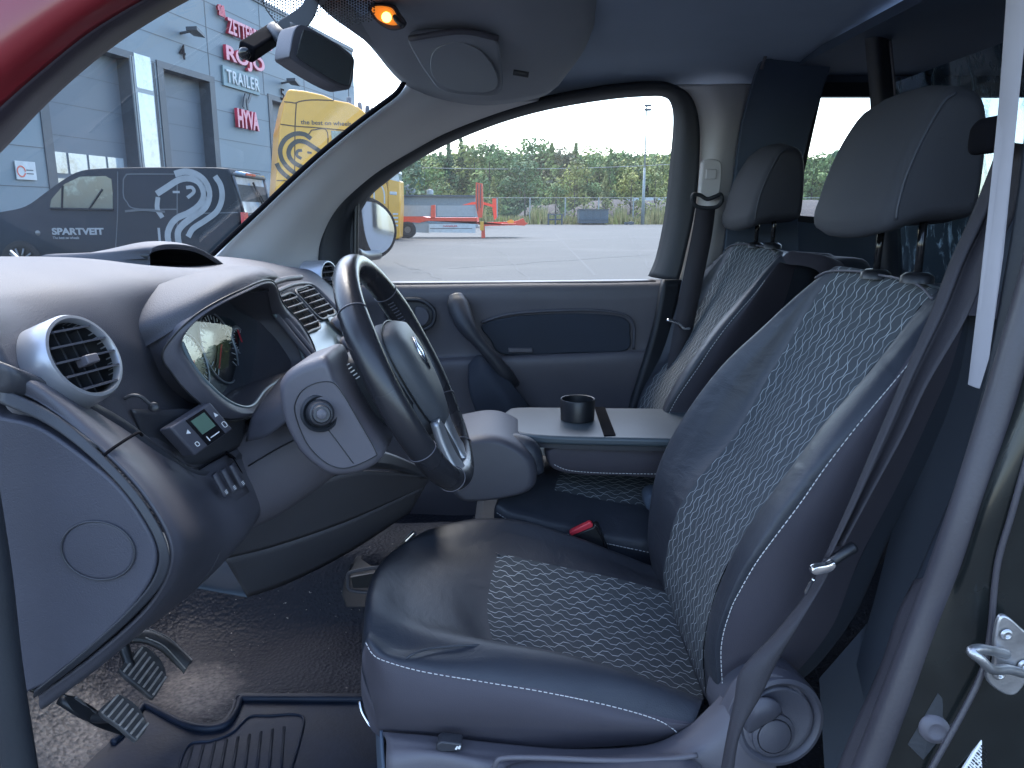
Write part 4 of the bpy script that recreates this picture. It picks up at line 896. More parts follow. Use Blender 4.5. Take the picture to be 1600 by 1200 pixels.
prism('mirror_glass', [p+v3((.003, -.006, 0)) for p in PP(mg)], v3((-.002, .004, 0)), M_['mirr_dk'], rm, n=60)
dc = thing('dash_camera', P(410, 65, 1.5), 'small black dash camera on the windscreen left of the rear-view mirror', 'dash camera')
a_, b_ = P(384, 82, 1.44), P(430, 52, 1.54)
ax = (b_-a_).normalized(); u_ = v3((0, -1, 0)); u_ = (u_-ax*u_.dot(ax)).normalized(); w_ = ax.cross(u_)
rot = Matrix((ax, u_, w_)).transposed()
box('body', (a_+b_)/2, ((b_-a_).length, .030, .030), M_['void'], dc, rot, bevel=.005, seg=3)
tube('mount', PP([(426, 44, 1.52), (438, 56, 1.5), (440, 66, 1.49)]), [.012, .014, .009], M_['plastic_dk'], dc)
mb = MB(); mb.lathe(P(382, 84, 1.437), -ax, [(.0001, .006), (.008, .005), (.011, 0), (.011, -.004)], 20, ); mb.build('lens', M_['gloss'], dc, True)
tube('cable', PP([(436, 40, 1.52), (420, 20, 1.5), (410, 0, 1.46), (405, -40, 1.4)]), .0012, M_['black'], dc)
# ---------------- wing mirror (far side)
wm = thing('wing_mirror', P(590, 355, 2.5), 'black wing mirror on the passenger door, glass showing sky and yard', 'wing mirror')
hs = [(560, 330), (563, 316), (572, 309), (590, 312), (608, 324), (620, 342), (623, 362), (617, 384), (605, 398), (590, 403), (576, 400), (560, 380)]
gs = [(565, 320), (572, 315), (588, 318), (603, 329), (613, 345), (616, 364), (611, 382), (601, 393), (590, 397), (580, 391), (572, 372), (567, 345)]
pm0 = P(590, 355, 2.50); mn = v3((.70, -.71, .028)).normalized()
hs = [(590+(x-590)*1.30-2, 355+(y-355)*1.20-1) for x, y in gs]
prism('housing', [PL(*q, pm0, mn)-mn*.004 for q in hs], -mn*.07, M_['void'], wm, bevel=.005, n=60, seg=3)
prism('mirror_glass', [PL(*q, pm0, mn) for q in gs], -mn*.0035, M_['mirror'], wm, n=60)
tube('arm', PP([(556, 395, 2.28), (570, 400, 2.40), (590, 398, 2.5)]), .016, M_['black'], wm)
# ---------------- passenger door
dr = thing('passenger_door', P(800, 600, YF), 'closed passenger door with grey panel, curved window frame and black seal', 'door')
bandof('window_seal', seal_o[:18], seal_i, 2.175, 2.235, M_['rubber'], dr, 70, .014, 2.19)
prism('mirror_corner', [P(*q, 2.215) for q in [(499, 412), (503, 380), (516, 342), (545, 306), (566, 298), (558, 320), (556, 400), (556, 436), (500, 436)]], v3((0, .01, 0)), M_['rubber'], dr, bevel=.003)
tube('quarter_post', PP([(558, 300, 2.21), (556, 350, 2.205), (556, 440, 2.2)]), .008, M_['black'], dr)
mesh('window_pane', [P(*q, 2.25) for q in [(500, 445), (500, 330), (640, 230), (860, 145), (1060, 125), (1075, 200), (1040, 445)]], [tuple(range(7))], M_['glass'], dr, False)
surf('edge_seal', [PP([(1036, 437, 2.12), (1020, 520, 2.11), (984, 640, 2.10), (970, 720, 2.10)]), PP([(1062, 437, 2.14), (1044, 520, 2.13), (1014, 640, 2.12), (1000, 720, 2.12)])], M_['rubber'], dr, 6, 20, solid=.02)
# rounded corner of the pane at the lower right
# inner panel surface: rows from the sill downwards
def dp(y0, *l): return [P(px, py, y0) if len((px, py)) == 2 else None for px, py in l]
rows = [PP([(480, 445, 2.20), (640, 443.5, 2.20), (800, 442, 2.20), (950, 441, 2.20), (1048, 439, 2.20)]),
        PP([(480, 450, 2.165), (640, 449, 2.165), (800, 447, 2.165), (950, 446, 2.165), (1050, 444, 2.165)]),
        PP([(480, 470, 2.155), (640, 466, 2.155), (800, 463, 2.155), (950, 462, 2.155), (1048, 460, 2.155)]),
        PP([(480, 500, 2.17), (640, 495, 2.17), (800, 490, 2.16), (950, 482, 2.155), (1042, 478, 2.155)]),
        PP([(480, 560, 2.18), (640, 556, 2.18), (800, 552, 2.17), (950, 548, 2.16), (1028, 546, 2.16)]),
        PP([(480, 580, 2.16), (640, 576, 2.16), (800, 566, 2.13), (950, 560, 2.12), (1024, 556, 2.13)]),
        PP([(480, 640, 2.17), (640, 640, 2.17), (800, 640, 2.15), (950, 640, 2.15), (1010, 640, 2.15)]),
        PP([(480, 780, 2.17), (640, 780, 2.17), (800, 780, 2.16), (950, 780, 2.16), (990, 780, 2.16)])]
surf('inner_panel', rows+[PP([(480, 900, 2.17), (640, 900, 2.17), (800, 900, 2.16), (950, 900, 2.16), (990, 900, 2.16)])], M_['door'], dr, 60, 40, solid=.01)
ribbon('sill_strip', PP([(540, 441, 2.20), (800, 439.5, 2.20), (1020, 437, 2.20)]), PP([(540, 444, 2.17), (800, 442.5, 2.17), (1025, 440, 2.17)]), M_['plastic_lt'], dr, 12, .004)
# dark inset with arched upper edge
ins = [(752, 510), (775, 500), (820, 493), (900, 490), (960, 493), (982, 502), (985, 520), (978, 548), (900, 552), (790, 555), (765, 530)]
prism('armrest_inset', [P(*q, 2.145) for q in ins], v3((0, .012, 0)), M_['void2'], dr, bevel=.004, n=60)
tube('inset_trim', PP([(752, 504, 2.15), (790, 492, 2.147), (850, 486, 2.145), (930, 485, 2.145), (975, 492, 2.147), (990, 508, 2.15), (990, 545, 2.15)]), .0045, M_['plastic'], dr)
tube('panel_crease', PP([(735, 476, 2.16), (780, 468, 2.157), (880, 464, 2.155), (1010, 464, 2.155)]), .004, M_['plastic'], dr)
prism('window_switch', [P(*q, 2.135) for q in [(794, 544), (832, 544), (832, 551), (794, 551)]], v3((0, .02, 0)), M_['plastic_lt'], dr, bevel=.002)
# grab handle
tube('grab_handle', PP([(712, 462, 2.13), (716, 478, 2.115), (728, 508, 2.08), (748, 535, 2.07), (770, 560, 2.075), (790, 585, 2.09), (806, 600, 2.12)]), [.020, .030, .026, .0165, .0175, .021, .012], M_['gloss2'] if 'gloss2' in M_ else M_['plastic_dk'], dr, 40, 16)
# lever recess
hx = [(605, 492), (608, 478), (622, 470), (640, 468), (660, 470), (676, 482), (679, 495), (674, 508), (658, 516), (636, 518), (616, 512)]
c_ = [P(*q, 2.145) for q in hx]
tube('lever_surround', c_, .006, M_['plastic_dk'], dr, 60, 10, closed=True)
prism('lever_recess', [P(640+(q[0]-640)*.9, 493+(q[1]-493)*.9, 2.152) for q in hx], v3((0, .006, 0)), M_['plastic_dk'], dr, n=40)
prism('door_lever', [P(*q, 2.135) for q in [(650, 480), (664, 482), (671, 494), (666, 507), (652, 510), (648, 496)]], v3((0, .01, 0)), M_['plastic'], dr, bevel=.003, n=24)
surf('door_pocket', [PP([(733, 570, 2.10), (752, 556, 2.10), (790, 590, 2.08), (830, 640, 2.08)]), PP([(736, 620, 2.06), (765, 600, 2.05), (800, 640, 2.04), (830, 690, 2.04)]), PP([(770, 700, 2.08), (800, 700, 2.06), (830, 720, 2.05), (850, 760, 2.05)])], M_['void2'], dr, 16, 20, solid=.01)
# ---------------- far belt
fb = thing('seat_belt', P(1105, 300, 2.1), 'dark passenger seat belt hanging from a pale height adjuster', 'seat belt', 'front seat belts')
prism('height_adjuster', [P(*q, 2.135) for q in [(1097, 262), (1100, 251), (1112, 248), (1126, 252), (1129, 266), (1126, 300), (1120, 312), (1098, 311), (1094, 298)]], v3((0, .03, 0)), M_['trim'], fb, bevel=.005, n=50)
prism('adjuster_button', [P(*q, 2.128) for q in [(1104, 264), (1120, 264), (1119, 280), (1103, 280)]], v3((0, .01, 0)), M_['trim'], fb, bevel=.002)
tube('belt_loop', PP([(1082, 312, 2.10), (1084, 304, 2.10), (1094, 305, 2.10), (1105, 311, 2.10), (1118, 307, 2.10), (1126, 304, 2.10), (1128, 314, 2.10), (1120, 323, 2.10), (1104, 325, 2.10), (1088, 322, 2.10)]), .0055, M_['rubber'], fb, 60, 10, closed=True)
ribbon('webbing', PP([(1088, 322, 2.10), (1080, 370, 2.08), (1066, 440, 2.06), (1048, 540, 2.05), (1030, 650, 2.04)]), PP([(1118, 323, 2.11), (1112, 370, 2.08), (1098, 440, 2.06), (1078, 540, 2.05), (1062, 650, 2.04)]), M_['web'], fb, 30, .002)
tube('belt_tongue', PP([(1042, 500, 2.02), (1058, 504, 2.02), (1068, 513, 2.02), (1078, 513, 2.02)]), .004, M_['chrome'], fb)
# ---------------- rear bulkhead frame with scratched plexiglass
bh = thing('bulkhead_frame', P(1370, 100, 1.9), 'dark upright bulkhead post with a scratched clear plastic pane beside it', 'partition')
surf('post', [PP([(1350, -60, 1.75), (1353, 60, 1.78), (1362, 175, 1.8), (1368, 330, 1.82), (1372, 470, 1.84)]), PP([(1366, -60, 1.73), (1370, 60, 1.76), (1378, 175, 1.78), (1384, 330, 1.8), (1388, 470, 1.82)]), PP([(1385, -60, 1.76), (1390, 60, 1.79), (1400, 175, 1.81), (1404, 330, 1.83), (1408, 470, 1.85)])], M_['plastic_dk'], bh, 8, 16, solid=.006)
tube('post_seal', PP([(1391, 64, 1.75), (1399, 150, 1.77)]), .003, M_['plastic_lt'], bh)
mesh('clear_pane', PP([(1395, 130, 1.86), (1640, 40, 1.5), (1700, 560, 1.5), (1412, 420, 1.86)]), [(0, 1, 2, 3)], M_['plexi'], bh, False, solid=.003)
box('rear_window_glow', (2.9, 1.2, 1.15), (.01, .9, .5), M_['vrear2'] if 'vrear2' in M_ else M_['dark'], bh) if False else None
# ---------------- seats
def seat():
    t = thing('front_seat', v3((.1, 1.15, FZ)), 'driver seat in dark vinyl with wavy-thread cloth centre and white stitching', 'seat', 'front seats')
    bot = lambda l, y, dz: [P(px, py, y) for px, py in l]
    C = [
        [(585, 1120, .92), (600, 1142, .915), (680, 1152, .91), (800, 1162, .91), (900, 1168, .91), (1010, 1163, .91), (1100, 1150, .92)],
        [(573, 1075, .915), (610, 1095, .89), (680, 1105, .885), (800, 1115, .885), (900, 1128, .885), (1010, 1140, .89), (1100, 1130, .90)],
        [(572, 1008, .91), (600, 1030, .895), (660, 1047, .89), (760, 1064, .89), (870, 1084, .89), (980, 1110, .895), (1085, 1130, .90)],
        [(574, 985, .935), (625, 1015, .925), (700, 1018, .925), (800, 1024, .925), (900, 1042, .925), (1000, 1066, .925), (1095, 1098, .925)],
        [(577, 950, .975), (635, 978, .97), (705, 992, .965), (800, 1005, .965), (900, 1028, .965), (1000, 1056, .965), (1098, 1092, .965)],
        [(580, 920, 1.03), (640, 950, 1.03), (715, 978, 1.03), (778, 1010, 1.03), (900, 1041, 1.03), (1000, 1068, 1.03), (1100, 1097, 1.03)],
        [(590, 888, 1.13), (640, 900, 1.14), (700, 918, 1.14), (766, 945, 1.14), (880, 972, 1.14), (980, 995, 1.14), (1090, 1025, 1.14)],
        [(612, 862, 1.23), (665, 862, 1.25), (725, 865, 1.26), (781, 868, 1.27), (880, 891, 1.27), (960, 907, 1.27), (1050, 930, 1.27)],
        [(640, 842, 1.29), (690, 832, 1.31), (740, 830, 1.32), (795, 835, 1.33), (880, 856, 1.33), (960, 880, 1.33), (1040, 908, 1.33)],
        [(665, 834, 1.34), (705, 818, 1.36), (760, 810, 1.37), (820, 815, 1.37), (900, 838, 1.37), (960, 862, 1.37), (1040, 892, 1.37)],
        [(690, 850, 1.40), (720, 840, 1.41), (770, 835, 1.41), (830, 842, 1.41), (900, 862, 1.41), (960, 884, 1.41), (1040, 912, 1.41)],
        [(695, 930, 1.40), (720, 940, 1.41), (770, 945, 1.41), (830, 950, 1.41), (900, 960, 1.41), (960, 975, 1.41), (1040, 990, 1.41)]]
    rows = [[PP([r[0]])[0]+v3((.03, .01*(1 if r[2][2] < 1.15 else -1), -.16 if i > 1 else -.06-.05*i))]+[PP([r[0]])[0]+v3((-.004, 0, -.05 if i > 1 else -.02))]+PP(r) for i, r in enumerate(C)]
    def mf(u, v):
        if u < 2: return 2
        if 4.93 < u < 7.05 and v > 4.95: return 1
        return 0
    surf('cushion', rows, [M_['vinyl'], M_['fab_seat'], M_['vinyl_side']], t, 110, 90, matfn=mf, wob=.0025)
    seam_ = lambda nm, l, r=.0017: tube(nm, [p+v3((0, -.0006, .0006)) for p in PP(l)], r, M_['void'], t, 50, 6)
    st = PP([(572, 1003, .905), (582, 1020, .897), (600, 1031, .892), (660, 1048, .887), (760, 1065, .887), (850, 1080, .887), (950, 1101, .889), (1020, 1121, .892), (1050, 1137, .896), (1064, 1152, .898)])
    def stitch(name, pts, r=.0006, dash=.0042, gap=.0016, par=t):
        c = cr(pts, 500); mb = MB(); acc = 0; on = True; s = c[0]
        for a, b in zip(c, c[1:]):
            acc += (b-a).length
            if on and acc > dash: mb.bar(s, b, r, 5); on = False; acc = 0
            elif not on and acc > gap: s = b; on = True; acc = 0
        return mb.build(name, M_['stitch'], par)
    stitch('cushion_stitching', [p+v3((0, -.0025, .0005)) for p in st])
    tube('cushion_seam', PP([(626, 1036, .898), (645, 1022, .905), (680, 1012, .925), (740, 1008, .94), (778, 1010, .96)]), .0016, M_['vinyl'], t)
    tube('cushion_far_seam', PP([(700, 838, 1.33), (735, 850, 1.315), (765, 860, 1.29), (781, 867, 1.268)]), .0015, M_['vinyl'], t)
    # backrest: columns across, points from bottom to top
    B = [
        [(1180, 1100, .97), (1235, 1060, .97), (1295, 985, .97), (1345, 870, .97), (1420, 720, .97), (1480, 590, .98), (1520, 470, 1.0)],
        [(1150, 1090, .935), (1180, 1050, .92), (1225, 960, .905), (1275, 850, .90), (1360, 700, .905), (1430, 575, .93), (1490, 465, .97)],
        [(1128, 1080, .92), (1128, 1010, .905), (1158, 920, .895), (1204, 850, .89), (1292, 729, .895), (1370, 632, .91), (1462, 500, .955)],
        [(1120, 1085, .925), (1116, 1005, .91), (1140, 915, .905), (1184, 840, .90), (1262, 730, .905), (1345, 625, .925), (1460, 482, .965)],
        [(1112, 1090, .955), (1104, 1005, .95), (1126, 915, .945), (1160, 840, .945), (1240, 725, .95), (1330, 615, .965), (1456, 474, .995)],
        [(1104, 1092, 1.02), (1100, 1010, 1.02), (1122, 918, 1.02), (1160, 845, 1.02), (1236, 735, 1.02), (1322, 628, 1.02), (1446, 468, 1.03)],
        [(1070, 1010, 1.15), (1072, 950, 1.15), (1092, 880, 1.15), (1128, 800, 1.15), (1190, 700, 1.15), (1265, 590, 1.15), (1372, 444, 1.15)],
        [(1040, 928, 1.28), (1040, 885, 1.28), (1058, 810, 1.28), (1092, 755, 1.28), (1150, 683, 1.28), (1208, 583, 1.28), (1300, 432, 1.26)],
        [(1028, 905, 1.33), (1024, 850, 1.34), (1036, 775, 1.34), (1062, 712, 1.34), (1112, 640, 1.33), (1176, 555, 1.31), (1284, 433, 1.28)],
        [(1020, 895, 1.37), (1012, 835, 1.38), (1022, 752, 1.385), (1045, 690, 1.38), (1093, 616, 1.365), (1160, 540, 1.34), (1272, 440, 1.30)],
        [(1035, 910, 1.41), (1030, 850, 1.42), (1040, 765, 1.425), (1066, 700, 1.42), (1112, 630, 1.40), (1176, 550, 1.37), (1284, 443, 1.32)]]
    rows = []
    for i, c in enumerate(B):
        p = PP(c); e = p[-1]
        mid_ = 1 <= i <= 9
        tb_ = v3((.03, 0, .006 if mid_ else 0)); tb2 = v3((.10, 0, -.01)); tb3 = v3((.13, 0, -.08))
        rows.append(p+[e+tb_, e+tb2, e+tb3])
    back0 = [v3((p.x+.13, 1.15+(p.y-1.15)*.9, p.z)) for p in rows[-1][:7]]
    def mf2(u, v):
        if u < 2.02: return 2
        if 4.95 < u < 7.02 and .1 < v < 6.9: return 1
        return 0
    surf('backrest', rows, [M_['vinyl'], M_['fab_back'], M_['vinyl_side']], t, 110, 100, matfn=mf2, wob=.0025)
    seam_('backrest_insert_seam', [(1104, 1085, 1.02), (1100, 1010, 1.02), (1122, 918, 1.02), (1160, 845, 1.02), (1236, 735, 1.02), (1322, 628, 1.02), (1440, 478, 1.028)], .0014)
    # rear shell
    a = [p for p in rows[0]]; b = [p for p in rows[-1]]
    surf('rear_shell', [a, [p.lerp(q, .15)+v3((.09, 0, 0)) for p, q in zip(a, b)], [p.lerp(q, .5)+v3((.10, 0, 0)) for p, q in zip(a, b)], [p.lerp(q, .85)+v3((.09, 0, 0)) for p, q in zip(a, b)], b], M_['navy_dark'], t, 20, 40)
    stitch('backrest_stitching', PP([(1129, 1076, .912), (1127, 1010, .899), (1141, 955, .894), (1158, 920, .890), (1180, 882, .887), (1205, 847, .884), (1250, 787, .885), (1292, 727, .888), (1346, 657, .896), (1412, 578, .915), (1440, 540, .925)]))
    tube('backrest_top_seam', [p+v3((-.002, 0, .006)) for p in PP([(1275, 440, 1.30), (1296, 430, 1.27), (1340, 430, 1.2), (1375, 436, 1.15), (1410, 443, 1.08), (1440, 455, 1.03), (1458, 474, .98)])], .0018, M_['plastic_lt'], t)
    # headrest
    hp_ = [(1384, 364, 0), (1376, 340, 0), (1386, 310, 0), (1402, 265, 0), (1430, 205, 0), (1466, 150, 0), (1488, 133, 0), (1515, 134, 0), (1537, 152, 0), (1542, 200, 0), (1536, 270, 0), (1524, 332, 0), (1500, 343, 0), (1440, 348, 0)]
    hr = pillow('headrest', [P(q[0], q[1], 1.035) for q in hp_], 1.02, 1.285, M_['headrest'], t, rnd=.03, n=60, k=6, bulge=.012)
    tube('headrest_seam', [P(q[0], q[1], 1.021) for q in [(1400, 343, 0), (1404, 318, 0), (1418, 270, 0), (1444, 212, 0), (1474, 160, 0), (1494, 145, 0)]], .0018, M_['vinyl'], hr)
    for (x, y0, y1, Y) in ((1380, 340, 432, 1.17), (1445, 330, 438, 1.06)):
        mb = MB(); mb.bar(P(x, y0, Y), P(x-12, y1, Y), .0052, 12); mb.build('headrest_post', M_['gloss'], t, True)
        mb = MB(); c = P(x-12, y1-3, Y); mb.lathe(c, UZ, [(.0001, .009), (.014, .008), (.021, .003), (.022, -.006)], 24); mb.build('post_guide', M_['black'], t, True)
    return t
s1 = seat()
# passenger seat: the same seat, one place further in
s2 = s1.copy(); COL.objects.link(s2); D = v3((.065, .80, .012))
def cpy(o, par):
    for ch in [c for c in bpy.data.objects if c.parent == o and c.name in COL.objects and c not in done]:
        if o is s1 and ch.name.split('.')[0] in ('cushion', 'cushion_stitching', 'cushion_seam', 'cushion_far_seam'): continue
        done.add(ch); c = ch.copy(); COL.objects.link(c); done.add(c); c.parent = par; c.matrix_parent_inverse = ch.matrix_parent_inverse.copy(); cpy(ch, c)
done = set(); cpy(s1, s2); s2.location = s1.location+D
for c in COL.objects:
    if c.parent == s2 and c.name.startswith('headrest') and 'post' not in c.name: c.location.z -= .018
s2['label'] = 'passenger seat with narrow headrest, beside the far door pillar'
# driver seat plastic base, recliner, height lever
sb = thing('seat_plinth', v3((.1, .95, FZ)), 'grey plastic side cover of the driver seat with recliner wheel and lever', 'seat base')
sc = [[(598, 1145, .905), (680, 1152, .895), (800, 1165, .895), (900, 1172, .895), (1010, 1166, .895), (1070, 1140, .895), (1110, 1105, .90), (1155, 1055, .91), (1175, 1040, .92)],
      [(604, 1160, .885), (680, 1170, .87), (800, 1185, .87), (900, 1190, .87), (1010, 1182, .87), (1075, 1160, .87), (1120, 1125, .875), (1165, 1080, .88), (1190, 1070, .89)],
      [(604, 1200, .86), (690, 1195, .855), (800, 1212, .85), (900, 1215, .85), (1010, 1210, .85), (1090, 1195, .85), (1140, 1170, .85), (1185, 1140, .86), (1210, 1120, .87)],
      [(610, 1290, .86), (690, 1290, .855), (800, 1290, .85), (900, 1290, .85), (1010, 1290, .85), (1090, 1290, .85), (1140, 1290, .85), (1185, 1290, .86), (1210, 1290, .87)]]
surf('side_cover', [PP(r) for r in sc], M_['plastic_lt'], sb, 24, 50, solid=.004)
surf('front_cover', [PP([(596, 1142, .91), (600, 1200, .88), (610, 1290, .86)]), PP([(590, 1120, 1.1), (594, 1200, 1.1), (600, 1290, 1.1)]), PP([(620, 1020, 1.36), (625, 1080, 1.36), (630, 1200, 1.36)])], M_['dark'], sb, 12, 8, solid=.004)
prism('height_switch', [P(*q, .862) for q in [(682, 1163), (690, 1159), (722, 1163), (721, 1174), (690, 1176), (681, 1172)]], v3((0, .02, .0)), M_['plastic_dk'], sb, bevel=.002)
mb = MB(); stroke(mb, [P(*q, .8615) for q in [(712, 1171), (715, 1166), (717, 1170), (719, 1165)]], .0022, v3((0, -1, 0)), 8, .0006); mb.build('switch_symbol', M_['white'], sb)
tube('lever_edge', PP([(770, 1215, .84), (775, 1192, .838), (790, 1184, .838), (850, 1184, .836), (950, 1188, .836), (1040, 1186, .838), (1090, 1180, .84)]), .0035, M_['plastic_lt'], sb)
pillow('height_lever', [P(*q, .83) for q in [(770, 1245), (790, 1212), (850, 1200), (950, 1196), (1030, 1192), (1080, 1195), (1105, 1215), (1108, 1250), (1000, 1270), (850, 1270)]], .815, .85, M_['plastic'], sb, rnd=.010, n=60)
rc = P(1213, 1122, .87); an = v3((.12, -1, .12)).normalized()
mb = MB(); mb.lathe(rc, an, [(.0001, .004), (.02, .004), (.046, .002), (.049, .010), (.053, .013), (.058, .011), (.0605, .0), (.062, -.03), (.062, -.08)], 64); mb.build('recliner_housing', M_['plastic'], sb, True, auto=50)
mb = MB(); k2 = rc+an*.006
mb.lathe(k2, an, [(.0001, .001), (.040, .001), (.044, .004), (.045, -.004)], 56); rw_ = mb.build('recliner_wheel', M_['plastic'], sb, True)
mb = MB(); mb.lathe(P(1208, 1148, .858), an, [(.0001, .006), (.020, .006), (.0215, .005), (.0215, .0), (.023, .0), (.023, .004), (.028, .002), (.03, -.006)], 40); mb.build('hub_cap', M_['plastic'], rw_, True, auto=45)
surf('finger_grip', [PP([(1165, 1105, .862), (1180, 1092, .853), (1200, 1090, .850), (1216, 1098, .850), (1222, 1112, .852)]), PP([(1160, 1120, .862), (1176, 1118, .845), (1192, 1115, .843), (1205, 1115, .845), (1210, 1122, .850)]), PP([(1156, 1140, .862), (1166, 1145, .858), (1178, 1142, .856), (1188, 1134, .854), (1195, 1130, .854)])], M_['plastic'], rw_, 12, 16, solid=.003)
surf('recliner_arm', [PP([(1125, 1105, .89), (1150, 1062, .885), (1180, 1040, .885), (1215, 1045, .89), (1250, 1062, .89), (1275, 1100, .89)]), PP([(1130, 1150, .875), (1152, 1090, .87), (1185, 1062, .868), (1215, 1060, .87), (1240, 1075, .87), (1262, 1110, .875)])], M_['plastic_lt'], sb, 8, 24, solid=.008)
# dark sheet added as painted shade below the backrest side
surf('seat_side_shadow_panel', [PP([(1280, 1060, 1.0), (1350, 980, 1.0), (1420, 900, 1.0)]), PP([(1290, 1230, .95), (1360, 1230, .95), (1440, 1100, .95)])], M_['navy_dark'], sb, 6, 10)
# chrome runner at the cushion front
tube('seat_rail', PP([(562, 1095, 1.0), (566, 1112, .99), (576, 1130, .98), (585, 1142, .97)]), .003, M_['chrome'], sb)
# ---------------- driver belt
db = thing('seat_belt', P(1400, 600, .82), 'long dark driver seat belt running down from the door pillar across the seat side', 'seat belt', 'front seat belts')
Lb = [(1566, 215, .86), (1525, 320, .85), (1485, 408, .84), (1458, 479, .83), (1417, 575, .82), (1367, 692, .815), (1321, 800, .81), (1288, 872, .81)]
Rb = [(1600, 225, .80), (1590, 320, .80), (1548, 408, .80), (1508, 500, .80), (1450, 600, .80), (1410, 683, .80), (1358, 778, .80), (1318, 852, .80)]
Lp, Rp = PP(Lb), PP(Rb)
md = [a.lerp(b, .5)+v3((.004, .012, 0)) for a, b in zip(Lp, Rp)]
q1 = [a.lerp(b, .27)+v3((-.002, -.006, 0)) for a, b in zip(Lp, Rp)]
surf('upper_webbing', [Lp, q1, md, Rp], M_['web'], db, 14, 50, solid=.0015)
L2 = PP([(1288, 872, .81), (1262, 925, .81), (1210, 990, .80), (1158, 1046, .79), (1147, 1095, .785), (1134, 1160, .78), (1120, 1240, .78)])
R2 = PP([(1312, 862, .80), (1290, 905, .80), (1246, 980, .79), (1214, 1034, .785), (1190, 1084, .78), (1155, 1150, .775), (1142, 1240, .775)])
surf('lower_webbing', [L2, [a.lerp(b, .5)+v3((0, -.006, 0)) for a, b in zip(L2, R2)], R2], M_['web'], db, 8, 40, solid=.0015)
pillow('belt_tongue', [P(*q, .79) for q in [(1264, 888), (1270, 882), (1290, 878), (1300, 874), (1303, 880), (1296, 888), (1284, 892), (1268, 894)]], .782, .792, M_['chrome'], db, rnd=.002, n=40)
tube('tongue_shell', PP([(1296, 882, .80), (1316, 866, .80), (1334, 855, .805)]), [.006, .006, .007], M_['black'], db)
tube('belt_stop', PP([(1258, 928, .80), (1266, 912, .795), (1272, 905, .79)]), .002, M_['chrome'], db)
pillow('belt_guide', [P(*q, .80) for q in [(1552, 235), (1554, 200), (1562, 184), (1576, 178), (1590, 200), (1588, 230), (1574, 236)]], .80, .85, M_['void'], db, rnd=.012, n=40)
# ---------------- near door jamb (B pillar)
jm = thing('door_jamb', P(1500, 900, .68), 'black painted door jamb with rubber seal, striker and sticker at the right edge', 'door jamb')
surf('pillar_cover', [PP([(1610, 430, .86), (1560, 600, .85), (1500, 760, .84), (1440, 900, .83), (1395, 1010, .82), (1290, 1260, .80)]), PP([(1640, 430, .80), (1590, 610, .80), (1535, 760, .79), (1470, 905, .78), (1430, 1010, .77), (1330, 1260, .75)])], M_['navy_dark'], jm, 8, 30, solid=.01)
surf('lower_trim', [PP([(1432, 908, .80), (1405, 960, .795), (1375, 1050, .79), (1330, 1150, .78), (1290, 1260, .78)]), PP([(1452, 902, .775), (1440, 960, .77), (1410, 1050, .765), (1365, 1150, .76), (1325, 1260, .75)]), PP([(1480, 905, .78), (1462, 960, .77), (1430, 1050, .765), (1385, 1150, .76), (1345, 1260, .75)])], M_['jamb'], jm, 10, 20, solid=.006)
prism('light_strip', PP([(1590, -60, .775), (1587, 0, .775), (1576, 150, .775), (1561, 300, .775), (1543, 460, .775), (1525, 606, .775), (1531, 608, .77), (1546, 560, .77), (1568, 400, .765), (1588, 200, .76), (1602, 60, .76), (1612, -60, .76)]), v3((0, .015, 0)), M_['strip'], jm, bevel=.002)
surf('jamb_lip', [PP([(1625, -60, .765), (1612, 100, .765), (1592, 300, .765), (1560, 500, .77), (1536, 620, .77), (1490, 780, .77), (1420, 980, .765), (1340, 1230, .75)]), PP([(1660, -60, .75), (1650, 100, .75), (1625, 300, .75), (1590, 500, .75), (1560, 630, .75), (1515, 785, .75), (1450, 990, .745), (1372, 1230, .735)])], M_['rubber'], jm, 8, 40, solid=.006)
tube('rubber_seal', PP([(1690, -60, .745), (1668, 200, .745), (1630, 400, .745), (1585, 560, .74), (1545, 690, .735), (1502, 820, .73), (1455, 950, .73), (1405, 1080, .725), (1350, 1220, .72)]), .0165, M_['jamb'], jm, 60, 16)
surf('painted_jamb', [PP([(1680, -60, .74), (1650, 300, .74), (1590, 580, .735), (1520, 800, .725), (1430, 1050, .715), (1350, 1260, .71)]), PP([(1760, -60, .72), (1700, 300, .71), (1640, 600, .70), (1560, 820, .70), (1530, 1050, .69), (1450, 1260, .68)]), PP([(1840, -60, .72), (1800, 300, .70), (1780, 600, .68), (1760, 820, .68), (1740, 1050, .68), (1700, 1260, .67)])], M_['blackbody'], jm, 20, 40, solid=.004)
tube('jamb_seam', [p+v3((0, -.008, 0)) for p in PP([(1600, 700, .70), (1572, 800, .70), (1550, 880, .70), (1540, 980, .695), (1528, 1040, .69), (1500, 1100, .685), (1450, 1190, .68), (1430, 1230, .68)])], .003, M_['jamb'], jm)
SA, SB_, SC, SD = [p+v3((0, -.010, 0)) for p in PP([(1524, 1146, .69), (1560, 1182, .69), (1512, 1270, .68), (1470, 1232, .68)])]
prism('sticker', [SA, SB_, SC, SD], v3((0, .002, 0)), M_['white'], jm)
SQ = lambda u, v: SA.lerp(SB_, u).lerp(SD.lerp(SC, u), v)+v3((0, -.0006, 0))
mb = MB(); rs = random.Random(5)
for k in range(22):
    v = .06+k*.042; u = .08
    while u < .9:
        l = rs.uniform(.04, .16); mb.bar(SQ(u, v), SQ(min(.92, u+l), v), .00045 if k % 3 else .0009, 4); u += l+rs.uniform(.02, .08)
mb.build('sticker_print', M_['black'], jm)
mb = MB(); c = P(1452, 1129, .70)+v3((0, -.012, 0)); mb.lathe(c, v3((-.2, -1, .2)), [(.0001, .003), (.007, .003), (.009, .005), (.011, .0), (.014, .0), (.015, -.004)], 28); mb.build('blanking_plug', M_['plastic_lt'], jm, True)
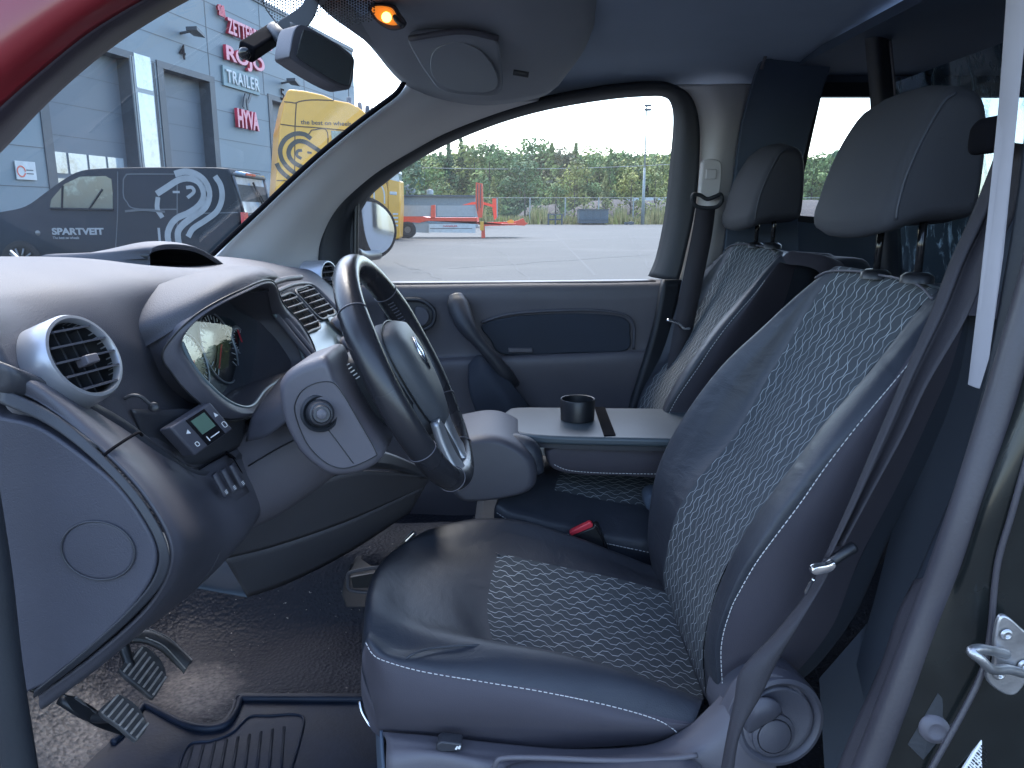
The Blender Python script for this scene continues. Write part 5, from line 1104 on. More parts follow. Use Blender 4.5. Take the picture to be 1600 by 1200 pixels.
mesh('clear_patch', [p+v3((0, -.003, 0)) for p in PP([(1463, 1080, .70), (1494, 1116, .69), (1440, 1184, .69), (1416, 1160, .70)])], [(0, 1, 2, 3)], M_['rubber'], jm, False, solid=.0006)
sk_ = thing('door_striker', P(1570, 1030, .66), 'worn steel door striker plate with loop bolted to the black jamb', 'striker')
pl_ = [(1562, 968), (1575, 964), (1600, 985), (1616, 1000), (1610, 1050), (1592, 1082), (1572, 1086), (1546, 1068), (1544, 1050), (1554, 1040), (1555, 1000)]
prism('plate', [P(*q, .655) for q in pl_], v3((0, .006, 0)), M_['steel'], sk_, bevel=.0015, n=50)
tube('loop', PP([(1598, 1052, .650), (1575, 1046, .640), (1550, 1046, .625), (1532, 1030, .620), (1518, 1018, .622), (1530, 1014, .628), (1555, 1018, .64), (1572, 1022, .650)]), .0046, M_['steel'], sk_, 50, 10)
for q in ((1573, 992), (1562, 1054), (1600, 1040)):
    mb = MB(); mb.lathe(P(*q, .6535), v3((0, -1, 0)), [(.0001, .0), (.0022, .0), (.0024, .002), (.0045, .002), (.006, .0)], 20); mb.build('bolt', M_['steel'], sk_, True)
surf('pillar_lining', [PP([(1520, 360, 1.02), (1440, 640, 1.02), (1360, 960, 1.0), (1260, 1300, .98)]), PP([(1660, 300, .95), (1640, 640, .93), (1600, 960, .92), (1500, 1300, .90)])], M_['navy_dark'], shell, 6, 12, solid=.01)
# near sill rubber on the left
tube('sill_rubber', PP([(-60, 560, .66), (-32, 760, .66), (-10, 900, .66), (8, 1050, .66), (38, 1240, .66)]), .015, M_['rubber'], shell, 40, 12)
# ---------------- bench (middle and passenger cushion) and folded table
bn = thing('bench_cushion', v3((.1, 1.8, FZ)), 'dark vinyl double passenger cushion with patterned centre and white stitching', 'seat cushion')
br = [[(775, 830, 1.46), (800, 842, 1.455), (880, 862, 1.455), (960, 880, 1.455), (1100, 900, 1.455)],
      [(772, 800, 1.46), (800, 812, 1.45), (880, 832, 1.45), (960, 850, 1.45), (1100, 870, 1.45)],
      [(776, 785, 1.48), (805, 790, 1.47), (880, 808, 1.47), (960, 825, 1.47), (1100, 845, 1.47)],
      [(790, 752, 1.58), (820, 750, 1.56), (890, 762, 1.56), (960, 775, 1.56), (1100, 790, 1.56)],
      [(805, 720, 1.70), (840, 720, 1.68), (900, 728, 1.68), (960, 735, 1.68), (1100, 745, 1.68)],
      [(820, 700, 1.85), (860, 695, 1.83), (920, 698, 1.83), (980, 700, 1.83), (1120, 705, 1.83)],
      [(830, 690, 2.0), (870, 682, 2.0), (930, 680, 2.0), (990, 680, 2.0), (1130, 680, 2.0)]]
rows = [[PP([r[0]])[0]+v3((.02, 0, -.12))]+PP(r) for r in br]
surf('cushion', rows, [M_['vinyl'], M_['fab_seat']], bn, 50, 60, matfn=lambda u, v: 1 if 2.85 < u < 4.6 and v > 2.75 else 0)
def dashes(name, pts, par, r=.0007, dash=.004, gap=.0018):
    c = cr(pts, 300); mb = MB(); acc = 0; on = True; s = c[0]
    for a, b in zip(c, c[1:]):
        acc += (b-a).length
        if on and acc > dash: mb.bar(s, b, r, 5); on = False; acc = 0
        elif not on and acc > gap: s = b; on = True; acc = 0
    return mb.build(name, M_['stitch'], par)
dashes('stitching', [p+v3((0, -.004, 0)) for p in PP([(776, 800, 1.452), (800, 813, 1.45), (860, 827, 1.45), (930, 844, 1.45), (1010, 861, 1.45), (1060, 870, 1.45)])], bn)
box('bench_base', (.16, 1.82, FZ+.10), (.50, .72, .2), M_['navy_dark'], bn, bevel=.02)
pillow('belt_pad', [P(*q, 1.5) for q in [(1010, 778), (1030, 770), (1060, 775), (1060, 800), (1015, 800)]], 1.5, 1.56, M_['dark'], bn, rnd=.01, n=20)
# red buckle of the middle place
bk = thing('belt_buckle', P(930, 840, 1.42), 'black belt buckle with red button standing between the seats', 'belt buckle')
prism('button', [P(*q, 1.405) for q in [(890, 834), (893, 830), (922, 816), (927, 819), (926, 824), (893, 838)]], v3((0, .014, 0)), M_['red'], bk, bevel=.002)
prism('housing', [P(*q, 1.41) for q in [(889, 839), (926, 824), (930, 818), (936, 822), (953, 862), (945, 866), (900, 850)]], v3((0, .02, 0)), M_['black'], bk, bevel=.003)
tube('edge', PP([(929, 819, 1.405), (940, 840, 1.405), (950, 862, 1.405)]), .0015, M_['gloss'], bk)
# folded table
tbl = thing('folding_table', P(920, 660, 1.6), 'grey folded-down middle backrest table with a dark strap across it', 'table')
to = [(786, 664, 1.53), (784, 652, 1.60), (792, 641, 1.68), (812, 636, 1.74), (900, 636.5, 1.75), (1065, 638, 1.75), (1180, 640, 1.75), (1190, 690, 1.49), (1040, 686, 1.49), (900, 683, 1.49), (840, 680, 1.49), (805, 674, 1.50)]
TZ = P(900, 660, 1.61).z
TZ = (P(900, 683, 1.49).z+P(900, 636.5, 1.75).z)/2
tops = [PZ(q[0], q[1], TZ) for q in to]
M_['table'] = mat('table_top', (.060, .078, .092), .42, bump=.2, bscale=900, var=.06)
prism('tabletop', tops, v3((0, 0, -.018)), M_['table'], tbl, bevel=.006, n=70, seg=3)
prism('underside', [p+v3((.006, .006, -.018)) if i not in (6, 7) else p+v3((0, 0, -.018)) for i, p in enumerate(tops)], v3((0, .0, -.010)), M_['plastic_dk'], tbl, n=70)
st_ = [PZ(929, 637, TZ), PZ(945, 637, TZ), PZ(962, 681, TZ), PZ(944, 682, TZ)]
prism('strap', [p+v3((0, 0, .0022)) for p in st_], v3((0, 0, -.002)), M_['void'], tbl)
hz_ = [(858, 700, 1.52), (852, 712, 1.52), (862, 732, 1.52), (900, 741, 1.52), (960, 743, 1.52), (1100, 745, 1.52), (1100, 695, 1.52), (900, 695, 1.52)]
pillow('padded_back', PP(hz_), 1.515, 1.74, M_['vinyl_side'], tbl, rnd=.02, n=60)
dashes('stitching', PP([(866, 726, 1.505), (885, 734, 1.503), (920, 738, 1.503), (980, 740, 1.503), (1060, 741, 1.503)]), tbl)
mb = MB(); mb.box(P(845, 702, 1.56), (.03, .03, .02)); mb.build('hinge', M_['steel'], tbl, bevel=.003)
cup = thing('cup_holder', PZ(903, 657, TZ), 'round black cup holder ring standing on the grey folded table', 'cup holder')
cc = PZ(902, 655.5, TZ); hc = .047; r_ = .037
mb = MB(); mb.lathe(cc, UZ, [(r_-.004, .002), (r_-.002, hc), (r_, hc+.0008), (r_+.0012, hc-.001), (r_, .0015)], 56); mb.build('ring', M_['black'], cup, True, auto=50)
mb = MB(); mb.lathe(cc, UZ, [(.0001, .003), (r_-.003, .003)], 40); mb.build('base', M_['plastic_dk'], cup, True)
M_['endcap'] = mat('end_cap_plastic', (.046, .048, .066), .55, bump=.5, bscale=700, var=.12, vscale=7)
# ---------------- dashboard
db_ = thing('dashboard', P(150, 560, .9), 'grey moulded dashboard with round air vents and hooded instrument binnacle', 'dashboard')
Rw = [
    [(-330, 440, .735), (-200, 440, .735), (-120, 455, .735), (-60, 480, .735), (-25, 520, .735), (0, 560, .735), (4, 572, .735)],
    [(-330, 432, .84), (-150, 428, .84), (-20, 452, .84), (35, 480, .84), (78, 530, .84), (98, 590, .84), (112, 618, .84)],
    [(-260, 422, .93), (-80, 416, .93), (60, 434, .93), (140, 462, .93), (190, 530, .93), (205, 600, .93), (240, 697, .93)],
    [(-200, 415, 1.03), (-40, 407, 1.03), (120, 418, 1.03), (225, 455, 1.03), (243, 545, 1.03), (268, 625, 1.03), (305, 730, 1.0)],
    [(-150, 411, 1.13), (0, 403, 1.13), (170, 410, 1.13), (300, 450, 1.12), (262, 545, 1.12), (325, 650, 1.10), (352, 716, 1.08)],
    [(-80, 410, 1.26), (60, 409, 1.26), (220, 417, 1.26), (360, 436, 1.25), (330, 530, 1.24), (392, 640, 1.18), (392, 690, 1.14)],
    [(-10, 406, 1.40), (110, 408, 1.40), (250, 420, 1.40), (380, 434, 1.37), (420, 480, 1.40), (460, 560, 1.36), (450, 620, 1.3)],
    [(80, 405, 1.6), (190, 408, 1.6), (290, 417, 1.6), (400, 424, 1.6), (450, 448, 1.6), (500, 540, 1.5), (520, 620, 1.45)],
    [(190, 405, 1.85), (270, 402, 1.85), (350, 403, 1.85), (430, 415, 1.85), (480, 436, 1.82), (540, 500, 1.7), (570, 620, 1.6)],
    [(260, 407, 2.0), (310, 405, 2.0), (380, 408, 2.0), (450, 418, 2.0), (500, 432, 2.0), (545, 500, 2.0), (570, 600, 2.0)],
    [(300, 410, 2.16), (340, 409, 2.16), (400, 412, 2.16), (460, 421, 2.16), (508, 432, 2.16), (548, 490, 2.16), (565, 600, 2.16)]]
surf('top_pad', [PP(r) for r in Rw], M_['dashtop'], db_, 90, 70, solid=.004)
# ledge rail along the lower edge of the top pad
ledge = [(-20, 560, .728), (20, 576, .735), (100, 610, .80), (180, 652, .88), (240, 697, .93), (275, 722, .97), (305, 733, 1.0), (345, 720, 1.06), (385, 692, 1.12), (410, 672, 1.16)]
surf('ledge_rail', [PP(ledge), [p+v3((.012, -.004, -.004)) for p in PP(ledge)], [p+v3((.008, -.004, -.022)) for p in PP(ledge)], [p+v3((-.012, 0, -.030)) for p in PP(ledge)]], M_['plastic_dk'], db_, 10, 70, solid=.003)
surf('ledge_shelf', [PP([(205, 640, .90), (250, 640, .95), (300, 640, 1.0), (345, 655, 1.05), (380, 652, 1.1)]), PP([(225, 688, .92), (265, 712, .96), (303, 726, .995), (345, 713, 1.055), (385, 688, 1.115)])], M_['plastic_dk'], db_, 8, 24, solid=.004)
# hump with centre pocket
HO = [(228, 402, 1.50), (232, 388, 1.50), (252, 381, 1.52), (280, 381, 1.56), (305, 386, 1.60), (328, 398, 1.65), (348, 412, 1.70)]
ho = PP(HO)
hb = PP([(60, 402, 1.50), (130, 396, 1.52), (180, 388, 1.56), (220, 384, 1.60), (250, 384, 1.64), (280, 392, 1.70), (310, 404, 1.76)])
hm = PP([(170, 402, 1.49), (186, 390, 1.50), (218, 379, 1.54), (252, 377, 1.58), (284, 381, 1.62), (312, 393, 1.67), (340, 408, 1.73)])
for r_ in (hb, hm, ho): r_.insert(0, r_[0]+v3((.004, -.012, -.06)))
surf('pocket_hood', [hb, hm, ho, [p+v3((.006, 0, -.004)) for p in ho], [p+v3((.002, -.001, -.011)) for p in ho]], M_['dashtop'], db_, 26, 40)
surf('pocket_lining', [[p+v3((.002, -.001, -.011)) for p in ho], [p+v3((-.10, 0, -.012)) for p in ho], [p+v3((-.14, 0, -.06)) for p in ho]], M_['black'], db_, 10, 30)
surf('pocket_floor', [PP([(226, 404, 1.49), (280, 408, 1.55), (350, 413, 1.69)]), [p+v3((-.15, 0, -.01)) for p in PP([(226, 404, 1.49), (280, 408, 1.55), (350, 413, 1.69)])]], M_['black'], db_, 6, 16)
# instrument binnacle
O_ = [(251, 548, .965), (266, 584, .975), (298, 620, .995), (344, 652, 1.035), (392, 648, 1.09), (425, 622, 1.16), (458, 604, 1.25), (490, 590, 1.34), (489, 545, 1.37), (468, 505, 1.38), (440, 474, 1.36), (421, 438, 1.20), (372, 453, 1.07), (300, 493, .99)]
L_ = [(284, 535, .985), (300, 568, .995), (325, 600, 1.015), (360, 629, 1.055), (392, 635, 1.11), (416, 608, 1.19), (448, 588, 1.27), (474, 574, 1.33), (469, 546, 1.345), (451, 516, 1.35), (428, 491, 1.33), (414, 450, 1.19), (372, 462, 1.07), (306, 498, .995)]
o_ = PP(O_); l_ = PP(L_); o_ = [p+v3((.004, -.004, 0)) for p in o_]
lc = sum(l_, v3())/len(l_)
k0 = [p.lerp(q, .5)+v3((.008, -.002, .0)) for p, q in zip(o_, l_)]
i1 = [p+v3((-.012, .001, 0)) for p in l_]
i2 = [lc+(p-lc)*.93+v3((-.085, .01, -.004)) for p in l_]
hood = surf('binnacle_hood', [o_, k0, l_, i1, i2], [M_['plastic'], M_['plastic_dk']], db_, 24, 90, cv=True, matfn=lambda u, v: 0)
tube('binnacle_rim', l_[:11], .0028, M_['console'], db_, 80, 8)
tube('binnacle_seam', [p+v3((.001, -.001, 0)) for p in o_], .0014, M_['black'], db_, 100, 6, closed=True)
# brow above the cluster
brow = PP([(200, 505, .97), (262, 498, .985), (300, 488, .99), (350, 462, 1.04), (400, 441, 1.12), (422, 436, 1.2), (420, 448, 1.2)])
brow2 = PP([(170, 480, .95), (230, 478, .97), (290, 462, 1.0), (345, 440, 1.06), (395, 425, 1.15), (430, 430, 1.24), (432, 436, 1.24)])
brow3 = PP([(120, 450, .97), (200, 440, 1.0), (270, 428, 1.06), (330, 420, 1.14), (385, 416, 1.24), (420, 420, 1.32), (440, 436, 1.32)])
for b_ in (brow, brow2, brow3): b_[0] += v3((-.12, 0, -.09)); b_[1] += v3((-.07, 0, -.05)); b_[2] += v3((-.025, 0, -.016))
surf('binnacle_brow', [brow3, brow2, brow, [p+v3((-.004, .0, -.008)) for p in brow], [p+v3((-.06, .02, -.012)) for p in brow]], M_['dashtop'], db_, 22, 50)
# gauges: flat dial face a little behind the clear lens
nl = v3((math.cos(R(16)), -.02, math.sin(R(16)))).normalized(); yv = v3((0, 1, 0)); yv = (yv-nl*yv.dot(nl)).normalized(); upv = yv.cross(nl); upv = upv if upv.z > 0 else -upv
def flat(scale, back):
    p0_ = lc+v3((-.050, 0, 0))-nl*back; out = []
    for p in l_:
        q = lc+(p-lc)*scale; out.append(q+v3((((p0_-q).dot(nl))/nl.x, 0, 0)))
    return cr(out, 60, True), p0_
fpts, fp0 = flat(.93, .020)
M_['gface'] = mat('gauge_face_print', (.022, .032, .042), .5)
mesh('gauge_face', fpts+[fp0], [(i, (i+1) % 60, 60) for i in range(60)], M_['gface'], hood, False)
def gauge(cy, cz, r, nm, ang):
    c = fp0+yv*cy+upv*cz+nl*.003
    ring = [c+(yv*math.cos(a)+upv*math.sin(a))*r for a in [2*math.pi*k/40 for k in range(40)]]
    g_ = tube(nm, ring, .0016, M_['silver'], hood, 80, 6, closed=True)
    mb = MB(); mb.lathe(c-nl*.001, nl, [(.0001, 0), (r*.98, 0)], 40); mb.build('dial', M_['gloss'], g_)
    mb = MB()
    for k in range(25):
        a = R(225-270*k/24); l = .80 if k % 2 else .70; d = yv*math.cos(a)+upv*math.sin(a)
        mb.bar(c+d*r*l, c+d*r*.92, .0005, 4)
    mb.build('gauge_ticks', M_['white'], g_)
    mb = MB(); a = R(ang); d = yv*math.cos(a)+upv*math.sin(a); mb.bar(c+nl*.003-d*r*.1, c+nl*.003+d*r*.75, .0013, 5); mb.build('gauge_needle', M_['red'], g_)
gauge(-.066, .0, .046, 'rev_gauge', 215); gauge(.04, .004, .058, 'speed_gauge', 220); gauge(.125, .0, .026, 'fuel_gauge', 90)
lpts, lp0_ = flat(.975, 0)
mesh('gauge_glass', lpts+[lp0_], [(i, (i+1) % 60, 60) for i in range(60)], M_['lens'], hood, False)
# round near vent
def vent(nm, c, axis, r, lab_par, ns=5, up=None, ring=M_['silver'], deep=.10):
    axis = axis.normalized(); up = (up or UZ); up = (up-axis*up.dot(axis)).normalized(); sdv = axis.cross(up)
    mb = MB(); mb.lathe(c, axis, [(r*.86, -.012), (r*.86, .0), (r*.90, .0035), (r*.97, .003), (r*1.02, -.002), (r*1.05, -.02), (r*1.10, -.06), (r*1.1, -deep)], 56, up); v = mb.build(nm, ring, lab_par, True, auto=55)
    mb = MB(); mb.lathe(c, axis, [(.0001, -.035), (r*.86, -.035), (r*.86, -.005)], 40, up); mb.build('vent_throat', M_['black'], v, True)
    MM = Matrix((axis, sdv, up)).transposed()
    for k in range(ns):
        h = (k-(ns-1)/2)/((ns-1)/2)*.68*r if ns > 1 else 0; wd = math.sqrt(max(0, (r*.86)**2-h*h))*2*.99
        mb = MB(); mb.box(c+up*h-axis*.004, (.016, wd, .0022), MM @ Matrix.Rotation(R(12), 3, 'Y')); mb.build('vent_slat', M_['plastic'], v)
    mb = MB()
    for k in range(4):
        h = (k-1.5)/1.5*.5*r; wd = math.sqrt((r*.86)**2-h*h)*2*.98; mb.box(c+sdv*h-axis*.02, (.012, .0022, wd), MM)
    mb.build('vent_fins', M_['plastic_dk'], v)
    mb = MB(); mb.box(c-up*.12*r+axis*.002, (.016, .017, .010), MM); mb.build('vent_tab', M_['plastic_lt'], v, bevel=.0015)
    return v
vent('air_vent', P(131, 557, .80), v3((.88, -.20, .42)), .0475, db_, 5)
surf('vent_pod', [PP([(-40, 500, .84), (0, 478, .86), (50, 480, .90), (95, 492, .93), (140, 520, .95)]), PP([(-30, 520, .82), (10, 492, .84), (50, 492, .86), (85, 508, .875), (110, 540, .88)]), PP([(-10, 565, .80), (12, 552, .80), (40, 530, .81), (62, 540, .83), (90, 600, .84)])], M_['dashtop'], db_, 14, 24)
vent('air_vent', P(514, 433, 2.02), v3((.93, -.30, .10)), .043, db_, 5, deep=.062)
# centre console face
TL, TR, BL, BR = P(424, 470, 1.38), P(484, 449, 1.66), P(512, 575, 1.36), P(575, 545, 1.64)
def CF(u, v, o=0):
    n_ = (BL-TL).cross(TR-TL).normalized(); n_ = n_ if n_.x > 0 else -n_
    return TL.lerp(TR, u).lerp(BL.lerp(BR, u), v)+n_*o
cs = surf('console_face', [[CF(u, v, -.004) for v in (0, .3, .6, 1, 1.3)] for u in (-.04, .3, .7, 1.08)], M_['console'], db_, 12, 12, solid=.006)
tube('console_bezel', [CF(*q, .004) for q in [(-.04, 1.2), (-.06, .8), (-.06, .3), (-.05, .06), (.04, -.05), (.5, -.09), (.9, -.06), (1.08, .04), (1.1, .4), (1.1, 1.0)]], .0045, M_['plastic_lt'], cs, 70, 8)
tube('console_trim', [CF(*q, .001) for q in [(-.13, 1.2), (-.14, .8), (-.14, .3), (-.12, .0), (-.02, -.16), (.5, -.2), (1.0, -.16)]], .006, M_['plastic'], cs, 60, 8)
for u0, u1, v0, v1 in ((.03, .46, .02, .50), (.56, 1.0, .0, .42)):
    fr_ = [CF(u0, v0, .003), CF((u0+u1)/2, v0-.02, .003), CF(u1, v0, .003), CF(u1+.02, (v0+v1)/2, .003), CF(u1-.02, v1, .003), CF((u0+u1)/2, v1+.02, .003), CF(u0, v1, .003), CF(u0-.02, (v0+v1)/2, .003)]
    vv = tube('centre_vent', fr_, .003, M_['plastic_dk'], db_, 60, 8, closed=True)
    mesh('vent_throat', [CF(u0, v0, .0015), CF(u1, v0, .0015), CF(u1, v1, .0015), CF(u0, v1, .0015)], [(0, 1, 2, 3)], M_['void'], vv, False)
    for k in range(5):
        v = v0+(v1-v0)*(k+.6)/5.2; a, b = CF(u0+.01, v, .006), CF(u1-.01, v, .006); mb = MB(); mb.bar(a, b, .0020, 6); mb.build('vent_slat', M_['plastic'], vv, True)
    mb = MB()
    for k in range(2): u = u0+(u1-u0)*(k+.8)/2.6; mb.bar(CF(u, v0, .003), CF(u, v1, .003), .001, 5)
    mb.build('vent_fins', M_['plastic_dk'], vv)
cn = (CF(.5, .5, 1)-CF(.5, .5, 0))
for u, v, r in ((.80, .60, .024), (.62, .86, .022)):
    mb = MB(); mb.lathe(CF(u-.02, v-.02, .003), cn, [(.0001, .0005), (r*1.1, .0005), (r*1.2, 0)], 32); kb = mb.build('rotary_knob', M_['black'], db_, True)
    mb = MB(); mb.lathe(CF(u, v, .003), cn, [(r*.9, 0), (r*.85, .020), (r*.7, .024), (.0001, .024)], 32); mb.box(CF(u, v, .029), (.008, .04, .014)); mb.build('knob_grip', M_['plastic'], kb, True, auto=40)
mb = MB(); mb.lathe(CF(.56, .80, .02), cn, [(.0001, .002), (.004, .002), (.004, 0)], 12); mb.build('red_mark', M_['red'], db_, True)
# lower dashboard
LD = [
    [(-10, 600, .735), (60, 628, .735), (160, 705, .735), (222, 770, .735), (262, 838, .735), (264, 890, .735), (228, 952, .735), (150, 1022, .735), (60, 1088, .735)],
    [(0, 572, .738), (70, 606, .745), (156, 672, .76), (232, 745, .77), (286, 830, .77), (284, 885, .77), (248, 948, .765), (165, 1030, .76), (72, 1102, .755)],
    [(112, 620, .84), (150, 642, .845), (205, 690, .86), (262, 750, .87), (312, 828, .88), (308, 880, .88), (276, 935, .87), (215, 990, .86), (150, 1030, .85)],
    [(240, 700, .93), (262, 718, .935), (292, 745, .95), (322, 782, .96), (345, 835, .97), (338, 872, .97), (310, 912, .96), (262, 955, .95), (215, 985, .94)],
    [(305, 733, 1.0), (322, 745, 1.0), (345, 765, 1.01), (370, 790, 1.02), (385, 822, 1.04), (372, 850, 1.04), (340, 885, 1.03), (300, 920, 1.02), (265, 945, 1.01)],
    [(385, 692, 1.12), (392, 705, 1.115), (400, 730, 1.11), (408, 755, 1.11), (415, 783, 1.12), (400, 812, 1.13), (370, 840, 1.13), (335, 870, 1.12), (300, 895, 1.12)]]
surf('lower_panel', [PP(r) for r in LD], M_['plastic'], db_, 60, 80, solid=.004)
surf('under_cover', [PP([(60, 1085, .77), (150, 1025, .86), (215, 980, .95), (265, 940, 1.02), (300, 893, 1.13), (352, 874, 1.30)]), [p+v3((-.30, .12, .06)) for p in PP([(60, 1085, .77), (150, 1025, .86), (215, 980, .95), (265, 940, 1.02), (300, 893, 1.13), (352, 874, 1.30)])]], M_['black'], db_, 6, 30, solid=.004)
# end cap with its round cover
EC = [(-40, 640), (0, 652), (60, 668), (130, 715), (190, 768), (232, 830), (244, 868), (236, 905), (205, 950), (150, 1005), (100, 1045), (55, 1076), (-30, 1080)]
ec = prism('end_cap', [P(*q, .722) for q in EC], v3((0, .02, 0)), M_['endcap'], db_, bevel=.006, n=90, seg=3)
surf('end_cap_recess_wall', [[P(*q, .728) for q in [(0, 604), (90, 650), (165, 716), (226, 786), (262, 855), (256, 905), (210, 960), (140, 1022), (52, 1090)]], [P(*q, .7225) for q in [(0, 630), (75, 664), (146, 718), (206, 782), (246, 852), (242, 900), (204, 950), (130, 1018), (54, 1080)]]], M_['plastic_dk'], db_, 6, 60, solid=.003)
cc2 = P(154, 860, .7215); rr2 = (P(211, 860, .72)-P(154, 860, .72)).length
for r_0, mt in ((rr2, M_['black']),):
    tube('round_cover_groove', [cc2+v3((math.cos(a)*r_0, -.0012, math.sin(a)*r_0*.86)) for a in [2*math.pi*k/40 for k in range(40)]], .0011, M_['plastic_dk'], ec, 80, 6, closed=True)
mb = MB(); mb.lathe(cc2, v3((0, -1, 0)), [(.0001, .0010), (rr2*.9, .0010), (rr2*.975, .0009), (rr2*.985, .0)], 48)
for i, v in enumerate(mb.V): mb.V[i] = v3((v.x, v.y, cc2.z+(v.z-cc2.z)*.86))
mb.build('round_cover', M_['endcap'], ec, True)
tube('panel_gap', PP([(157, 722, .730), (160, 714, .732), (180, 698, .745), (214, 677, .79), (222, 680, .83)]), .0016, M_['void'], db_)
tube('shadow_groove', PP([(0, 612, .731), (70, 644, .731), (150, 702, .731)]), .004, M_['plastic_dk'], db_)
# heater display on the ledge
hd = thing('heater_timer', P(285, 662, .95), 'small grey heater timer box with green display and arrow keys on the dashboard', 'control unit')
q_ = dict(a=(247, 662), b=(300, 627), c=(345, 652), d=(312, 676)) 
B0 = [P(265, 668, .905), P(318, 630, .965), P(330, 672, .975), P(306, 690, .93)]
bA, bB, bC, bD = P(266, 668, .915), P(329, 628, .985), P(366, 668, 1.005), P(308, 714, .935)
bD = P(306, 712, .935); bC = bB+(bD-bA); 
un = (bB-bA); vn = (bD-bA); nn = un.cross(vn).normalized(); nn = nn if nn.z > 0 else -nn
if nn.y > 0 and nn.x < 0: nn = -nn
HB = lambda u, v, o=0: bA+un*u+vn*v+nn*o
prism('body', [HB(0, 0, .0), HB(1, 0, 0), HB(1, 1, 0), HB(0, 1, 0)], -nn*.022, M_['plastic'], hd, bevel=.003, seg=3)
prism('display_panel', [HB(.32, .06, .0012), HB(.78, .06, .0012), HB(.78, .96, .0012), HB(.32, .96, .0012)], -nn*.001, M_['gloss'], hd)
M_['lcd'] = mat('green_display', (.10, .17, .13), .4, var=.05)
prism('display', [HB(.38, .14, .002), HB(.72, .14, .002), HB(.72, .62, .002), HB(.38, .62, .002)], -nn*.0006, M_['lcd'], hd)
mb = MB()
mb.add([HB(.14, .36, .0015), HB(.22, .28, .0015), HB(.22, .42, .0015)], [(0, 1, 2)])
mb.add([HB(.88, .28, .0015), HB(.93, .42, .0015), HB(.84, .42, .0015)], [(0, 1, 2)])
un1, vn1 = un.normalized(), vn.normalized()
stroke(mb, [HB(.14, .7, .0012), HB(.2, .7, .0012), HB(.2, .8, .0012), HB(.14, .8, .0012), HB(.14, .7, .0012)], .0009, nn, 24, .0004)
stroke(mb, [HB(.86, .66, .0012), HB(.93, .66, .0012), HB(.93, .80, .0012), HB(.86, .80, .0012), HB(.86, .66, .0012)], .0009, nn, 24, .0004)
stroke(mb, [HB(.42, .72, .0012), HB(.42, .88, .0012)], .0014, nn, 4, .0004); stroke(mb, [HB(.47, .82, .0012), HB(.7, .82, .0012)], .0014, nn, 4, .0004)
mb.build('key_marks', M_['white'], hd)
cb = tube('heater_cable', PP([(194, 623, .89), (206, 618, .892), (220, 620, .895), (232, 630, .90), (240, 637, .905)]), .0022, M_['plastic_dk'], None); tag(cb, 'thin grey cable looping into a hole in the dashboard', 'cable')
mb = MB(); mb.lathe(P(240, 636, .90), v3((.3, -1, .4)), [(.0001, .001), (.005, .001), (.006, 0)], 16); mb.build('cable_hole', M_['black'], db_, True)
# switch block
sp = surf('switch_plate', [[p+v3((.004, -.004, .002)) for p in PP(r)] for r in [[(300, 738, .99), (340, 800, .985)], [(352, 712, 1.06), (386, 770, 1.06)]]], M_['plastic'], db_, 6, 6, solid=.003)
for k in range(3):
    a, b = (329+k*13, 742-k*7, .985+k*.022), (352+k*13, 774-k*7, .985+k*.022)
    c0_, c1_ = P(*a)+v3((.008, -.007, .004)), P(*b)+v3((.002, -.003, .001))
    sw = tube('rocker_switch', [c0_, c1_], .0058, M_['plastic'], db_, 8, 10, flat=.6)
    mb = MB(); 
    for j in range(3): q = c1_.lerp(c0_, .05+.06*j)+v3((.003, -.0045, .002)); mb.bar(q, q+v3((.001, .004, .001)), .0005, 4)
    mb.build('switch_symbol', M_['white'], sw)
off_ = v3((.003, -.004, .002))
tube('switch_plate_outline', [p+off_ for p in PP([(298, 742, .985), (322, 727, 1.01), (350, 710, 1.05), (362, 716, 1.06), (378, 742, 1.075), (393, 768, 1.09), (386, 780, 1.08), (352, 796, 1.03)])], .0009, M_['void'], db_, 60, 6)
tube('shroud_gap', [p+off_ for p in PP([(352, 708, 1.065), (376, 728, 1.09), (394, 756, 1.105), (414, 788, 1.12), (398, 815, 1.125), (368, 842, 1.13), (352, 872, 1.14)])], .0028, M_['void'], db_, 60, 8)
tube('lower_trim_line', [p+v3((.002, -.003, 0)) for p in PP([(330, 800, .97), (345, 838, .975), (338, 872, .97), (310, 912, .96), (262, 955, .95)])], .0009, M_['plastic_dk'], db_, 60, 6)
for q in ((309, 886, .955), (258, 936, .93)):
    mb = MB(); mb.box(P(*q)+v3((.003, -.006, 0)), (.010, .003, .0035), Matrix.Rotation(R(-48), 3, 'Y')); mb.build('clip_glint', M_['white'], db_)  # plain white boxes stand for the glints on the trim clips
# steering column shroud
sc_ = thing('steering_column', P(520, 680, 1.1), 'grey steering column shroud between dashboard and wheel', 'steering column')
def ell(c, ax_, ry, rz, k=20):
    ax_ = ax_.normalized(); s = v3((0, 1, 0)); u = s.cross(ax_).normalized()
    return [c+s*math.cos(a)*ry*(abs(math.cos(a))**-.25 if abs(math.cos(a)) > .2 else 1.3)*.92+u*math.sin(a)*rz for a in [2*math.pi*j/k for j in range(k)]]
ca, cb_ = P(400, 735, 1.16), P(600, 622, 1.155); axc = cb_-ca
rows = [ell(ca.lerp(cb_, f), axc, ry, rz) for f, ry, rz in ((-.25, .085, .075), (0, .09, .078), (.3, .085, .072), (.6, .078, .062), (.85, .07, .056), (1.0, .058, .048))]
surf('shroud', rows, M_['plastic_lt'], sc_, 30, 48, cv=True, caps=True)
tube('shroud_joint', PP([(388, 728, 1.065), (430, 703, 1.062), (470, 682, 1.062)]), .0013, M_['black'], sc_)
